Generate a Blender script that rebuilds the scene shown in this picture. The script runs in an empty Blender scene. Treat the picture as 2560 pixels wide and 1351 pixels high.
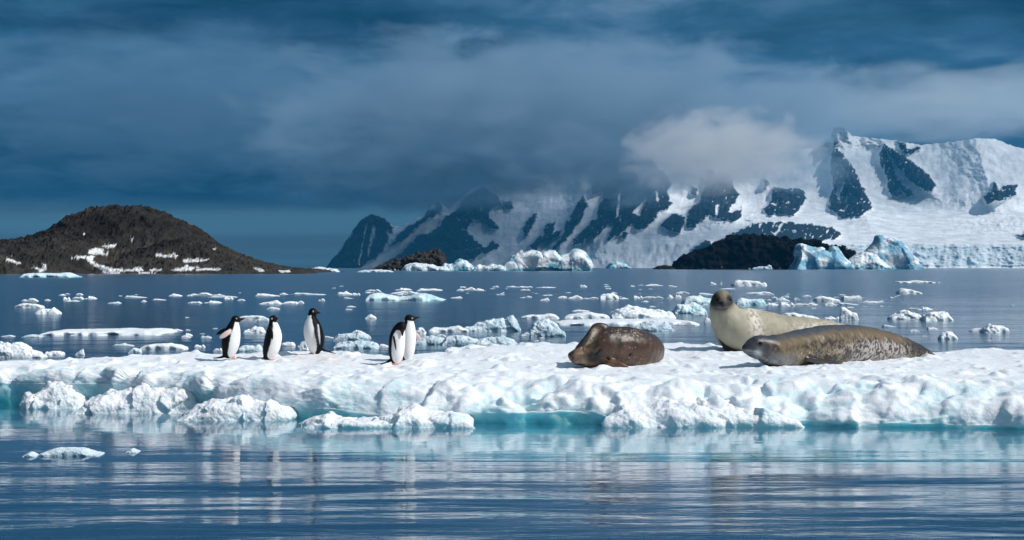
import bpy, math, random
import numpy as np
from mathutils import Vector

# ------------------------------------------------------------------ camera, sky, sun, exposure
F = 4000.0      # focal length in photograph pixels (2560 wide)
CH = 1.9        # camera height above the water
HZ = 669.5      # row of the true horizon
sc = bpy.context.scene
cam_d = bpy.data.cameras.new("camera"); cam = bpy.data.objects.new("camera", cam_d)
sc.collection.objects.link(cam); sc.camera = cam
cam_d.sensor_width = 36.0; cam_d.lens = F / 2560.0 * 36.0
cam_d.shift_y = -(675.5 - HZ) / 2560.0
cam_d.clip_start = 0.1; cam_d.clip_end = 60000.0
cam.location = (0, 0, CH); cam.rotation_euler = (math.radians(90), 0, 0)

SUN_EL = math.radians(44); SUN_AZ = math.radians(20)      # azimuth measured from +X towards the camera side
sun_dir = Vector((math.cos(SUN_EL) * math.cos(SUN_AZ), -math.cos(SUN_EL) * math.sin(SUN_AZ), math.sin(SUN_EL)))
sun_d = bpy.data.lights.new("sun", 'SUN'); sun = bpy.data.objects.new("sun", sun_d)
sc.collection.objects.link(sun)
sun_d.energy = 3.9; sun_d.angle = math.radians(0.53); sun_d.color = (1.0, 0.965, 0.925)
sun.rotation_euler = sun_dir.to_track_quat('Z', 'Y').to_euler()
sun.location = (60, -10, 60)

world = bpy.data.worlds.new("World"); sc.world = world; world.use_nodes = True
def build_world():
    nt = world.node_tree; N = nt.nodes; L = nt.links; N.clear()
    out = N.new('ShaderNodeOutputWorld'); bg = N.new('ShaderNodeBackground')
    bg.inputs['Strength'].default_value = 0.1
    L.new(bg.outputs[0], out.inputs[0])
    sky = N.new('ShaderNodeTexSky'); sky.sky_type = 'NISHITA'; sky.sun_disc = False
    sky.sun_elevation = SUN_EL; sky.sun_rotation = math.radians(90) + SUN_AZ
    sky.air_density = 1.2; sky.dust_density = 0.3; sky.ozone_density = 2.0
    tc = N.new('ShaderNodeTexCoord')
    sep = N.new('ShaderNodeSeparateXYZ'); L.new(tc.outputs['Generated'], sep.inputs[0])
    def math_(op, a, b=None, c=None, clamp=False):
        m = N.new('ShaderNodeMath'); m.operation = op; m.use_clamp = clamp
        for i, v in enumerate((a, b, c)):
            if v is None: continue
            if isinstance(v, (int, float)): m.inputs[i].default_value = v
            else: L.new(v, m.inputs[i])
        return m.outputs[0]
    def noise(scale_vec, scale, detail, rough, dist=0.0, off=(0, 0, 0)):
        mp = N.new('ShaderNodeMapping'); mp.inputs['Scale'].default_value = scale_vec; mp.inputs['Location'].default_value = off
        L.new(tc.outputs['Generated'], mp.inputs[0])
        n = N.new('ShaderNodeTexNoise'); n.inputs['Scale'].default_value = scale; n.inputs['Detail'].default_value = detail
        n.inputs['Roughness'].default_value = rough; n.inputs['Distortion'].default_value = dist
        L.new(mp.outputs[0], n.inputs['Vector']); return n.outputs[0]
    def ramp(fac, stops, interp='LINEAR'):
        r = N.new('ShaderNodeValToRGB'); r.color_ramp.interpolation = interp
        e = r.color_ramp.elements
        while len(e) > 1: e.remove(e[-1])
        for i, (p, c) in enumerate(stops):
            el = e[0] if i == 0 else e.new(p)
            el.position = p; el.color = (c[0], c[1], c[2], 1.0) if not isinstance(c, (int, float)) else (c, c, c, 1)
        L.new(fac, r.inputs[0]); return r.outputs[0]
    def mix(fac, a, b, mode='MIX'):
        m = N.new('ShaderNodeMix'); m.data_type = 'RGBA'; m.blend_type = mode
        if isinstance(fac, (int, float)): m.inputs[0].default_value = fac
        else: L.new(fac, m.inputs[0])
        for i, v in ((6, a), (7, b)):
            if isinstance(v, tuple): m.inputs[i].default_value = (*v, 1.0)
            else: L.new(v, m.inputs[i])
        return m.outputs[2]
    z = sep.outputs[2]
    K = 9.3
    # long rolls of stratus, seen nearly edge on: stretched along the horizon
    n1 = noise((1, 1, 3.0), 4.2, 5.0, 0.50, 0.5, (3.1, 0.7, 5.2))
    n2 = noise((1, 1, 6.5), 6.5, 5.0, 0.5, 0.3, (1.3, 4.7, 0.4))
    n3 = noise((1, 1, 3.4), 15.0, 6.0, 0.62, 0.6, (7.3, 1.7, 2.4))
    n = math_('ADD', math_('ADD', math_('MULTIPLY', n1, 0.52), math_('MULTIPLY', n2, 0.26)), math_('MULTIPLY', n3, 0.22))
    # how near a direction lies to the sun brightens the cloud
    dp = N.new('ShaderNodeVectorMath'); dp.operation = 'DOT_PRODUCT'
    L.new(tc.outputs['Generated'], dp.inputs[0]); dp.inputs[1].default_value = sun_dir
    near = math_('MULTIPLY_ADD', dp.outputs['Value'], 0.50, 0.17)
    low = math_('MULTIPLY_ADD', math_('MINIMUM', z, 0.2), -0.62, 0.04)
    n = math_('MULTIPLY_ADD', n, 2.7, -0.86)
    v = math_('ADD', math_('ADD', n, near), low)
    cloud = ramp(v, [(0.25, (0.004 * K, 0.024 * K, 0.058 * K)), (0.42, (0.020 * K, 0.060 * K, 0.120 * K)),
                     (0.56, (0.036 * K, 0.105 * K, 0.195 * K)), (0.70, (0.085 * K, 0.175 * K, 0.290 * K)),
                     (0.86, (0.19 * K, 0.29 * K, 0.40 * K)), (1.0, (0.38 * K, 0.47 * K, 0.56 * K))])
    # below the cloud base a band of clearer, greener air near the horizon with thin dark streaks
    st = noise((1, 1, 26.0), 3.0, 5.0, 0.5, 0.1, (0.2, 2.2, 8.0))
    clear = mix(0.93, sky.outputs[0], ramp(st, [(0.38, (0.0055 * K, 0.060 * K, 0.118 * K)), (0.5, (0.016 * K, 0.090 * K, 0.160 * K)), (0.62, (0.024 * K, 0.120 * K, 0.20 * K))]))
    base_h = math_('MULTIPLY_ADD', n1, 0.030, 0.0265)
    fac = ramp(math_('MULTIPLY_ADD', math_('SUBTRACT', z, base_h), 70.0, 0.5, clamp=True), [(0.0, 0.0), (1.0, 1.0)], 'EASE')
    col = mix(fac, clear, cloud)
    L.new(col, bg.inputs['Color'])
build_world()

sc.view_settings.view_transform = 'Standard'; sc.view_settings.look = 'None'
sc.view_settings.exposure = 0.0; sc.view_settings.gamma = 1.0; sc.view_settings.use_curve_mapping = False
sc.render.engine = 'CYCLES'
cy = sc.cycles
cy.use_denoising = True
cy.max_bounces = 7; cy.diffuse_bounces = 3; cy.glossy_bounces = 3; cy.transmission_bounces = 4
cy.transparent_max_bounces = 10; cy.volume_bounces = 2
cy.volume_step_rate = 2.0; cy.volume_max_steps = 512
cy.sample_clamp_indirect = 6.0
cy.caustics_reflective = False; cy.caustics_refractive = False

# ------------------------------------------------------------------ numeric helpers
rng = np.random.default_rng(7)
_perm = rng.permutation(512).astype(np.int64)
_perm = np.concatenate([_perm, _perm, _perm])
_g = rng.normal(size=(512, 3)); _g /= np.linalg.norm(_g, axis=1)[:, None]

def pnoise(p):
    p = np.asarray(p, dtype=np.float64)
    i = np.floor(p).astype(np.int64); f = p - i
    u = f * f * f * (f * (f * 6 - 15) + 10)
    i &= 511
    res = np.zeros(p.shape[0])
    for dx in (0, 1):
        wx = u[:, 0] if dx else 1 - u[:, 0]
        hx = _perm[(i[:, 0] + dx) & 511]
        for dy in (0, 1):
            wy = u[:, 1] if dy else 1 - u[:, 1]
            hy = _perm[(hx + i[:, 1] + dy) & 511]
            for dz in (0, 1):
                wz = u[:, 2] if dz else 1 - u[:, 2]
                g = _g[_perm[(hy + i[:, 2] + dz) & 511]]
                d = g[:, 0] * (f[:, 0] - dx) + g[:, 1] * (f[:, 1] - dy) + g[:, 2] * (f[:, 2] - dz)
                res += wx * wy * wz * d
    return res * 1.5

def fbm(p, octaves=4, gain=0.5, lac=2.03, off=0.0):
    p = np.asarray(p, dtype=np.float64) + off
    a = 1.0; s = np.zeros(p.shape[0])
    for k in range(octaves):
        s += a * pnoise(p + 17.3 * k); p = p * lac; a *= gain
    return s

def billow(p, octaves=3, gain=0.5, off=0.0):
    p = np.asarray(p, dtype=np.float64) + off
    a = 1.0; s = np.zeros(p.shape[0])
    for k in range(octaves):
        s += a * (np.abs(pnoise(p + 31.7 * k)) * 2 - 0.45); p = p * 2.07; a *= gain
    return s

def ridged(p, octaves=4, gain=0.5, off=0.0):
    p = np.asarray(p, dtype=np.float64) + off
    a = 1.0; s = np.zeros(p.shape[0])
    for k in range(octaves):
        s += a * (1 - 2.2 * np.abs(pnoise(p + 11.9 * k))); p = p * 2.05; a *= gain
    return s

def sstep(a, b, x):
    t = np.clip((x - a) / (b - a), 0, 1); return t * t * (3 - 2 * t)

def P(px, py, Y):
    return np.array([(px - 1280.0) / F * Y, Y, CH - (py - HZ) / F * Y])
def Yw(py): return F * CH / (py - HZ)
def to_px(v):
    v = np.asarray(v); Y = np.maximum(v[..., 1], 0.1)
    return 1280 + v[..., 0] / Y * F, HZ + (CH - v[..., 2]) / Y * F

# ------------------------------------------------------------------ mesh helpers
COL = sc.collection
def mesh_from(name, verts, quads, smooth=True):
    me = bpy.data.meshes.new(name)
    verts = np.asarray(verts, dtype=np.float32); quads = np.asarray(quads, dtype=np.int32)
    k = quads.shape[1]
    me.vertices.add(len(verts)); me.vertices.foreach_set("co", verts.ravel())
    me.loops.add(quads.size); me.loops.foreach_set("vertex_index", quads.ravel())
    me.polygons.add(len(quads))
    me.polygons.foreach_set("loop_start", np.arange(0, quads.size, k, dtype=np.int32))
    me.polygons.foreach_set("loop_total", np.full(len(quads), k, dtype=np.int32))
    me.polygons.foreach_set("use_smooth", np.full(len(quads), smooth, dtype=bool))
    me.update(calc_edges=True); me.validate()
    return me

def set_col(me, rgb, name="Col"):
    a = me.attributes.new(name, 'FLOAT_COLOR', 'POINT')
    c = np.ones((len(me.vertices), 4), dtype=np.float32); c[:, :3] = rgb
    a.data.foreach_set("color", c.ravel())
def set_float(me, val, name):
    a = me.attributes.new(name, 'FLOAT', 'POINT')
    a.data.foreach_set("value", np.asarray(val, dtype=np.float32).ravel())

def obj(name, me, mat=None, parent=None):
    o = bpy.data.objects.new(name, me); COL.objects.link(o)
    if mat is not None and len(me.materials) == 0: me.materials.append(mat)
    if parent is not None: o.parent = parent
    return o
def tag(o, label=None, cat=None, group=None, kind=None):
    if label: o["label"] = label
    if cat: o["category"] = cat
    if group: o["group"] = group
    if kind: o["kind"] = kind
    return o

def grid_quads(nu, nv):
    i = np.arange(nu - 1)[:, None] * nv + np.arange(nv - 1)[None, :]
    return np.stack([i, i + nv, i + nv + 1, i + 1], -1).reshape(-1, 4)

def normals_of(v, q):
    n = np.zeros_like(v)
    a = v[q[:, 2]] - v[q[:, 0]]; b = v[q[:, 3]] - v[q[:, 1]]
    fn = np.cross(a, b)
    for k in range(4):
        for c in range(3):
            n[:, c] += np.bincount(q[:, k], fn[:, c], len(v))
    return n / (np.linalg.norm(n, axis=1)[:, None] + 1e-12)

def nets(f, o, h):
    """naive surface nets: inside is f < 0"""
    s = f < 0
    c = sum(s[a:s.shape[0] - 1 + a, b:s.shape[1] - 1 + b, d:s.shape[2] - 1 + d].astype(np.int8)
            for a in (0, 1) for b in (0, 1) for d in (0, 1))
    m = (c > 0) & (c < 8)
    idx = -np.ones(m.shape, dtype=np.int64); ii = np.argwhere(m); idx[m] = np.arange(len(ii))
    acc = np.zeros((len(ii), 3)); cnt = np.zeros(len(ii))
    cs = [(a, b, d) for a in (0, 1) for b in (0, 1) for d in (0, 1)]
    for A in cs:
        for ax in range(3):
            if A[ax]: continue
            B = list(A); B[ax] = 1
            fa = f[ii[:, 0] + A[0], ii[:, 1] + A[1], ii[:, 2] + A[2]]
            fb = f[ii[:, 0] + B[0], ii[:, 1] + B[1], ii[:, 2] + B[2]]
            x = (fa < 0) != (fb < 0)
            t = np.where(x, fa / np.where(x, fa - fb, 1), 0)
            p = np.tile(np.array(A, float), (len(ii), 1)); p[:, ax] = t
            acc[x] += p[x]; cnt[x] += 1
    v = (ii + acc / cnt[:, None]) * h + o
    Q = []
    for ax in range(3):
        b, d = (ax + 1) % 3, (ax + 2) % 3
        sl = [slice(None)] * 3; sl[ax] = slice(0, -1)
        sh = [slice(None)] * 3; sh[ax] = slice(1, None)
        s0 = s[tuple(sl)]; s1 = s[tuple(sh)]
        e = np.argwhere(s0 != s1)
        e = e[(e[:, b] > 0) & (e[:, d] > 0) & (e[:, b] < f.shape[b] - 1) & (e[:, d] < f.shape[d] - 1)]
        def cell(ob, od):
            q = e.copy(); q[:, b] -= ob; q[:, d] -= od
            return idx[q[:, 0], q[:, 1], q[:, 2]]
        q = np.stack([cell(1, 1), cell(0, 1), cell(0, 0), cell(1, 0)], -1)
        fl = ~s0[e[:, 0], e[:, 1], e[:, 2]]
        q[fl] = q[fl][:, ::-1]
        Q.append(q)
    q = np.concatenate(Q)
    return v, q

def smooth_mesh(v, q, it=2, lam=0.5):
    e = np.concatenate([q[:, [0, 1]], q[:, [1, 2]], q[:, [2, 3]], q[:, [3, 0]]])
    a = np.concatenate([e[:, 0], e[:, 1]]); b = np.concatenate([e[:, 1], e[:, 0]])
    n = np.bincount(a, minlength=len(v)).astype(float)
    for _ in range(it):
        m = np.stack([np.bincount(a, v[b, c], len(v)) for c in range(3)], -1) / n[:, None]
        v = v + lam * (m - v)
    return v

def catmull(pts, n):
    pts = np.asarray(pts, float); k = len(pts)
    t = np.linspace(0, k - 1, n); i = np.clip(t.astype(int), 0, k - 2); u = (t - i)[:, None]
    p0 = pts[np.maximum(i - 1, 0)]; p1 = pts[i]; p2 = pts[i + 1]; p3 = pts[np.minimum(i + 2, k - 1)]
    return 0.5 * (2 * p1 + (p2 - p0) * u + (2 * p0 - 5 * p1 + 4 * p2 - p3) * u ** 2 + (3 * p1 - p0 - 3 * p2 + p3) * u ** 3)

def in_poly(px, py, poly):
    poly = np.asarray(poly, float); ins = np.zeros(px.shape, bool)
    j = len(poly) - 1
    for i in range(len(poly)):
        xi, yi = poly[i]; xj, yj = poly[j]
        c = ((yi > py) != (yj > py)) & (px < (xj - xi) * (py - yi) / (yj - yi + 1e-9) + xi)
        ins ^= c; j = i
    return ins

# ------------------------------------------------------------------ materials
def new_mat(name):
    m = bpy.data.materials.new(name); m.use_nodes = True
    nt = m.node_tree; nt.nodes.clear()
    out = nt.nodes.new('ShaderNodeOutputMaterial')
    return m, nt, out
class NT:
    def __init__(s, nt): s.nt = nt; s.N = nt.nodes; s.L = nt.links; s.tc = None
    def coord(s, kind='Object'):
        if s.tc is None: s.tc = s.N.new('ShaderNodeTexCoord')
        return s.tc.outputs[kind]
    def noise(s, scale, detail=4, rough=0.5, vec=None, sv=None, dist=0):
        v = vec if vec is not None else s.coord()
        if sv is not None:
            mp = s.N.new('ShaderNodeMapping'); mp.inputs['Scale'].default_value = sv; s.L.new(v, mp.inputs[0]); v = mp.outputs[0]
        n = s.N.new('ShaderNodeTexNoise'); n.inputs['Scale'].default_value = scale; n.inputs['Detail'].default_value = detail
        n.inputs['Roughness'].default_value = rough; n.inputs['Distortion'].default_value = dist
        s.L.new(v, n.inputs['Vector']); return n.outputs[0]
    def ramp(s, fac, stops):
        r = s.N.new('ShaderNodeValToRGB'); e = r.color_ramp.elements
        while len(e) > 1: e.remove(e[-1])
        for i, (p, c) in enumerate(stops):
            el = e[0] if i == 0 else e.new(p); el.position = p
            el.color = (c, c, c, 1) if isinstance(c, (int, float)) else (*c, 1)
        s.L.new(fac, r.inputs[0]); return r.outputs[0]
    def mix(s, fac, a, b, mode='MIX'):
        m = s.N.new('ShaderNodeMix'); m.data_type = 'RGBA'; m.blend_type = mode
        if isinstance(fac, (int, float)): m.inputs[0].default_value = fac
        else: s.L.new(fac, m.inputs[0])
        for i, v in ((6, a), (7, b)):
            if isinstance(v, tuple): m.inputs[i].default_value = (*v, 1)
            else: s.L.new(v, m.inputs[i])
        return m.outputs[2]
    def math(s, op, a, b=None, clamp=False):
        m = s.N.new('ShaderNodeMath'); m.operation = op; m.use_clamp = clamp
        for i, v in enumerate((a, b)):
            if v is None: continue
            if isinstance(v, (int, float)): m.inputs[i].default_value = v
            else: s.L.new(v, m.inputs[i])
        return m.outputs[0]
    def attr(s, name, out='Color'):
        a = s.N.new('ShaderNodeAttribute'); a.attribute_name = name; return a.outputs[out]
    def bump(s, height, strength=0.5, dist=0.02, normal=None):
        b = s.N.new('ShaderNodeBump'); b.inputs['Strength'].default_value = strength; b.inputs['Distance'].default_value = dist
        s.L.new(height, b.inputs['Height'])
        if normal is not None: s.L.new(normal, b.inputs['Normal'])
        return b.outputs[0]
    def principled(s, out, color, rough=0.6, normal=None, spec=0.4, sss=0.0, sss_rad=(1, 1, 1), sss_scale=0.1):
        p = s.N.new('ShaderNodeBsdfPrincipled')
        if isinstance(color, tuple): p.inputs['Base Color'].default_value = (*color, 1)
        else: s.L.new(color, p.inputs['Base Color'])
        if isinstance(rough, (int, float)): p.inputs['Roughness'].default_value = rough
        else: s.L.new(rough, p.inputs['Roughness'])
        p.inputs['Specular IOR Level'].default_value = spec
        if not isinstance(sss, (int, float)): s.L.new(sss, p.inputs['Subsurface Weight'])
        elif sss: p.inputs['Subsurface Weight'].default_value = sss
        p.inputs['Subsurface Radius'].default_value = sss_rad; p.inputs['Subsurface Scale'].default_value = sss_scale
        if normal is not None: s.L.new(normal, p.inputs['Normal'])
        s.L.new(p.outputs[0], out.inputs['Surface']); return p

def mat_floe():
    m, nt, out = new_mat("floe_snow_and_ice"); n = NT(nt)
    ice = n.attr("ice", 'Fac')
    fine = n.noise(38, 6, 0.62); mid = n.noise(7, 4, 0.55)
    snow = n.mix(n.ramp(mid, [(0.35, 0.0), (0.65, 1.0)]), (0.80, 0.85, 0.90), (0.88, 0.905, 0.93))
    stain = n.attr("stain", 'Fac')
    snow = n.mix(n.math('MULTIPLY', stain, 0.55), snow, (0.80, 0.58, 0.50))
    icecol = n.mix(n.ramp(mid, [(0.3, 0.0), (0.7, 1.0)]), (0.05, 0.56, 0.62), (0.25, 0.78, 0.82))
    col = n.mix(ice, snow, icecol)
    b = n.bump(fine, 0.4, 0.03); b = n.bump(n.noise(120, 3, 0.6), 0.35, 0.008, b)
    rough = n.ramp(ice, [(0, 0.62), (1, 0.22)])
    pr = n.principled(out, col, rough, b, 0.35, sss=n.ramp(ice, [(0, 0.25), (0.5, 0.95)]), sss_rad=(0.35, 0.8, 1.0), sss_scale=0.14)
    n.L.new(n.ramp(ice, [(0, 0.06), (1, 0.32)]), pr.inputs['Subsurface Scale'])
    return m
def mat_chunk(name, lo, hi, icec, bump=0.5, icethr=(0.44, 0.66), sss=0.0):
    m, nt, out = new_mat(name); n = NT(nt)
    ice = n.attr("ice", 'Fac')
    mid = n.noise(2.6, 4, 0.55); fine = n.noise(14, 5, 0.6)
    snow = n.mix(n.ramp(mid, [(0.35, 0.0), (0.65, 1.0)]), lo, hi)
    f = n.math('ADD', n.ramp(n.noise(1.7, 3, 0.5), [(icethr[0], 0.0), (icethr[1], 0.7)]), ice, clamp=True)
    col = n.mix(f, snow, icec)
    n.principled(out, col, n.ramp(f, [(0, 0.6), (1, 0.18)]), n.bump(fine, bump, 0.05), 0.4, sss=sss, sss_rad=(0.3, 0.8, 1.0), sss_scale=0.2)
    return m
def mat_vcol(name, rough=0.5, bump_scale=60, bump=0.3, dist=0.004, spec=0.4, detail=None):
    m, nt, out = new_mat(name); n = NT(nt)
    c = n.attr("Col")
    if detail:
        c = n.mix(1.0, c, n.ramp(n.noise(detail, 5, 0.6), [(0.3, 0.72), (0.7, 1.15)]), 'MULTIPLY')
    n.principled(out, c, rough, n.bump(n.noise(bump_scale, 4, 0.6), bump, dist), spec)
    return m

MAT = {}
MAT['floe'] = mat_floe()
MAT['chunk'] = mat_chunk("drift_ice", (0.80, 0.86, 0.91), (0.90, 0.92, 0.94), (0.62, 0.78, 0.84), 0.4, (0.55, 0.76))
MAT['clear'] = mat_chunk("glassy_ice", (0.66, 0.78, 0.85), (0.88, 0.92, 0.94), (0.30, 0.50, 0.60), 0.6, (0.42, 0.66))
MAT['teal'] = mat_chunk("turquoise_ice", (0.70, 0.85, 0.90), (0.86, 0.92, 0.94), (0.20, 0.56, 0.66), 0.3, (0.46, 0.68))
MAT['snowchunk'] = mat_chunk("packed_snow", (0.82, 0.86, 0.91), (0.90, 0.915, 0.935), (0.40, 0.68, 0.76), 0.7, (0.6, 0.8), 0.15)
MAT['rock'] = mat_vcol("coast_rock", 0.9, 0.9, 1.0, 0.8, 0.08, 0.35)
MAT['mount'] = mat_vcol("mountain_rock_and_snow", 0.75, 0.03, 0.6, 12.0, 0.2, 0.012)
MAT['berg'] = mat_vcol("iceberg_ice", 0.45, 0.55, 0.8, 0.9, 0.4, 0.25)
MAT['penguin'] = mat_vcol("penguin_plumage", 0.6, 160, 0.25, 0.003, 0.12)
MAT['wet'] = mat_vcol("wet_seal_fur", 0.36, 90, 0.5, 0.006, 0.5)
MAT['seal'] = mat_vcol("seal_fur", 0.58, 90, 0.5, 0.006, 0.28)

# ------------------------------------------------------------------ sea
def wave_height(X, Y):
    z = np.zeros_like(X)
    r = np.random.default_rng(3)
    for lam, amp, n in ((2.6, 0.0048, 4), (1.25, 0.0026, 5), (0.62, 0.0013, 6), (0.33, 0.0007, 7)):
        for k in range(n):
            th = r.normal(0, 0.22); l = lam * r.uniform(0.75, 1.3); ph = r.uniform(0, 6.28)
            kx, ky = math.sin(th) * 2 * math.pi / l, math.cos(th) * 2 * math.pi / l
            z += amp / math.sqrt(n) * 1.4 * np.sin(kx * X + ky * Y + ph)
    pts = np.stack([X.ravel() * 0.22, Y.ravel() * 0.30, np.zeros(X.size)], -1)
    gust = 0.55 + 0.9 * (pnoise(pts).reshape(X.shape))
    lee = 1 - 0.78 * sstep(13.0, 15.6, Y) * (1 - sstep(20, 30, Y))      # calmer in the lee of the floe
    return z * np.clip(gust, 0.15, 1.5) * lee
def build_sea():
    xs = np.arange(-13, 13.01, 0.13)
    ext = [13.0]
    while ext[-1] < 9000: ext.append(ext[-1] * 1.13 + 0.05)
    ext = np.array(ext[1:]); xs = np.concatenate([-ext[::-1], xs, ext])
    ys = np.arange(6.0, 27.0, 0.055); y2 = [ys[-1]]; st = 0.06
    while y2[-1] < 12000: st *= 1.022; y2.append(y2[-1] + st)
    ys = np.concatenate([np.array([-400.0, -60, -20, -6, 0, 3, 4.5, 5.4]), ys, np.array(y2[1:])])
    X, Y = np.meshgrid(xs, ys, indexing='ij')
    fade = (1 - sstep(34, 90, Y)) * (1 - sstep(13, 40, np.abs(X))) * sstep(-6, 4, Y)
    Z = wave_height(X, Y) * fade
    nu, nv = X.shape
    top = np.stack([X, Y, Z], -1).reshape(-1, 3)
    q = grid_quads(nu, nv)
    # sides and bottom close the body of water
    D = -5.0
    def border():
        a = [i * nv for i in range(nu)]; b = [(nu - 1) * nv + j for j in range(1, nv)]
        c = [i * nv + nv - 1 for i in range(nu - 2, -1, -1)]; d = [j for j in range(nv - 2, 0, -1)]
        return a + b + c + d
    bd = border(); n0 = len(top)
    low = top[bd].copy(); low[:, 2] = D
    nb = len(bd)
    verts = np.concatenate([top, low])
    sides = []
    for k in range(nb):
        k2 = (k + 1) % nb
        sides.append([bd[k2], bd[k], n0 + k, n0 + k2])
    me = bpy.data.meshes.new("sea")
    allq = np.concatenate([q, np.array(sides)])
    lv = np.concatenate([allq.ravel(), np.arange(n0 + nb - 1, n0 - 1, -1)]).astype(np.int32)
    me.vertices.add(len(verts)); me.vertices.foreach_set("co", verts.astype(np.float32).ravel())
    me.loops.add(len(lv)); me.loops.foreach_set("vertex_index", lv)
    npoly = len(allq) + 1; me.polygons.add(npoly)
    ls = np.concatenate([np.arange(len(allq)) * 4, [len(allq) * 4]]).astype(np.int32)
    me.polygons.foreach_set("loop_start", ls)
    me.polygons.foreach_set("loop_total", np.concatenate([np.full(len(allq), 4), [nb]]).astype(np.int32))
    me.polygons.foreach_set("use_smooth", np.concatenate([np.ones(len(q), bool), np.zeros(len(sides) + 1, bool)]))
    me.update(calc_edges=True); me.validate()
    m, nt, out = new_mat("sea_water"); n = NT(nt); N, L = n.N, n.L
    pos = n.coord('Object')
    h1 = n.noise(1.9, 5, 0.6, sv=(0.22, 1.0, 1), dist=0.2); h2 = n.noise(0.33, 4, 0.55, sv=(0.25, 1.0, 1))
    h3 = n.noise(0.035, 3, 0.5, sv=(0.3, 1.0, 1))
    calm = n.ramp(n.noise(0.012, 3, 0.5, sv=(0.25, 1, 1)), [(0.42, 0.25), (0.58, 1.0)])
    sy = N.new('ShaderNodeSeparateXYZ'); L.new(pos, sy.inputs[0])
    wind = n.ramp(n.math('MULTIPLY', sy.outputs[1], 1 / 400.0), [(0.028, 0.34), (0.0385, 0.09), (0.055, 0.12), (0.085, 0.55), (0.3, 1.0)])   # open water is ruffled, the lee is calm
    b = n.bump(n.math('MULTIPLY', h1, wind), 0.55, 0.10); b = n.bump(n.math('MULTIPLY', n.math('MULTIPLY', h2, calm), wind), 0.6, 0.35, b)
    b = n.bump(n.math('MULTIPLY', h3, wind), 0.5, 1.6, b)
    fr = N.new('ShaderNodeFresnel'); fr.inputs['IOR'].default_value = 1.333; L.new(b, fr.inputs['Normal'])
    gl = N.new('ShaderNodeBsdfGlossy'); gl.inputs['Roughness'].default_value = 0.03; L.new(b, gl.inputs['Normal'])
    L.new(n.ramp(wind, [(0.1, 0.02), (1.0, 0.16)]), gl.inputs['Roughness'])
    gl.inputs['Color'].default_value = (0.97, 0.98, 1.0, 1)
    tr = N.new('ShaderNodeBsdfTransparent'); tr.inputs['Color'].default_value = (0.93, 0.98, 1.0, 1)
    df = N.new('ShaderNodeBsdfDiffuse'); df.inputs['Color'].default_value = (0.06, 0.19, 0.36, 1)
    m1 = N.new('ShaderNodeMixShader'); m1.inputs[0].default_value = 0.30
    L.new(tr.outputs[0], m1.inputs[1]); L.new(df.outputs[0], m1.inputs[2])
    m2 = N.new('ShaderNodeMixShader'); L.new(fr.outputs[0], m2.inputs[0]); L.new(m1.outputs[0], m2.inputs[1]); L.new(gl.outputs[0], m2.inputs[2])
    L.new(m2.outputs[0], out.inputs['Surface'])
    va = N.new('ShaderNodeVolumeAbsorption'); va.inputs['Color'].default_value = (0.12, 0.84, 0.88, 1); va.inputs['Density'].default_value = 0.16
    L.new(va.outputs[0], out.inputs['Volume'])
    o = obj("sea", me, m); tag(o, "dark blue polar sea with long calm ripples", kind="structure")
    # sea bed, dark
    me = bpy.data.meshes.new("sea_bed"); s = 8900
    me.from_pydata([(-s, -350, -4.8), (s, -350, -4.8), (s, 11900, -4.8), (-s, 11900, -4.8)], [], [(0, 1, 2, 3)])
    m, nt, out = new_mat("sea_bed_silt"); n = NT(nt); n.principled(out, n.mix(n.noise(0.3), (0.01, 0.04, 0.07), (0.015, 0.05, 0.08)), 0.9)
    tag(obj("sea_bed", me, m), "dark silt far below the water", kind="structure")
build_sea()

# ------------------------------------------------------------------ the floe
def ctrl(pts):
    a = np.array(pts, float); return lambda x: np.interp(x, a[:, 0], a[:, 1])
_back = [(-900, 905, .48), (0, 905, .48), (100, 898, .48), (300, 891, .48), (470, 881, .5), (600, 879, .5), (700, 880, .5), (760, 876, .54), (830, 882, .53),
         (900, 888, .5), (1000, 887, .5), (1100, 881, .5), (1200, 869, .55), (1300, 859, .58), (1430, 854, .60), (1660, 857, .6), (1760, 861, .6),
         (1870, 872, .55), (2000, 880, .5), (2200, 880, .48), (2340, 878, .48), (2420, 871, .52), (2560, 871, .55), (3200, 871, .5)]
_bx = []; 
for px, py, t in _back:
    Y = (CH - t) * F / (py - HZ); _bx.append(((px - 1280) / F * Y, Y, t))
_bx = np.array(_bx); _bx = _bx[np.argsort(_bx[:, 0])]
Yb = lambda X: np.interp(X, _bx[:, 0], _bx[:, 1])
Tb = lambda X: np.interp(X, _bx[:, 0], _bx[:, 2])
_front = [(-900, 1003), (0, 1012), (200, 1020), (500, 1033), (740, 1048), (1000, 1058), (1500, 1061), (2000, 1064), (2560, 1074), (3300, 1088)]
_fx = np.array([((px - 1280) / F * Yw(py), Yw(py)) for px, py in _front])
Yf = lambda X: np.interp(X, _fx[:, 0], _fx[:, 1])
def fX(px): return np.interp(px, [a[0] for a in _front], _fx[:, 0])
def fpx(X): return np.interp(X, _fx[:, 0], [a[0] for a in _front])

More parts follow.
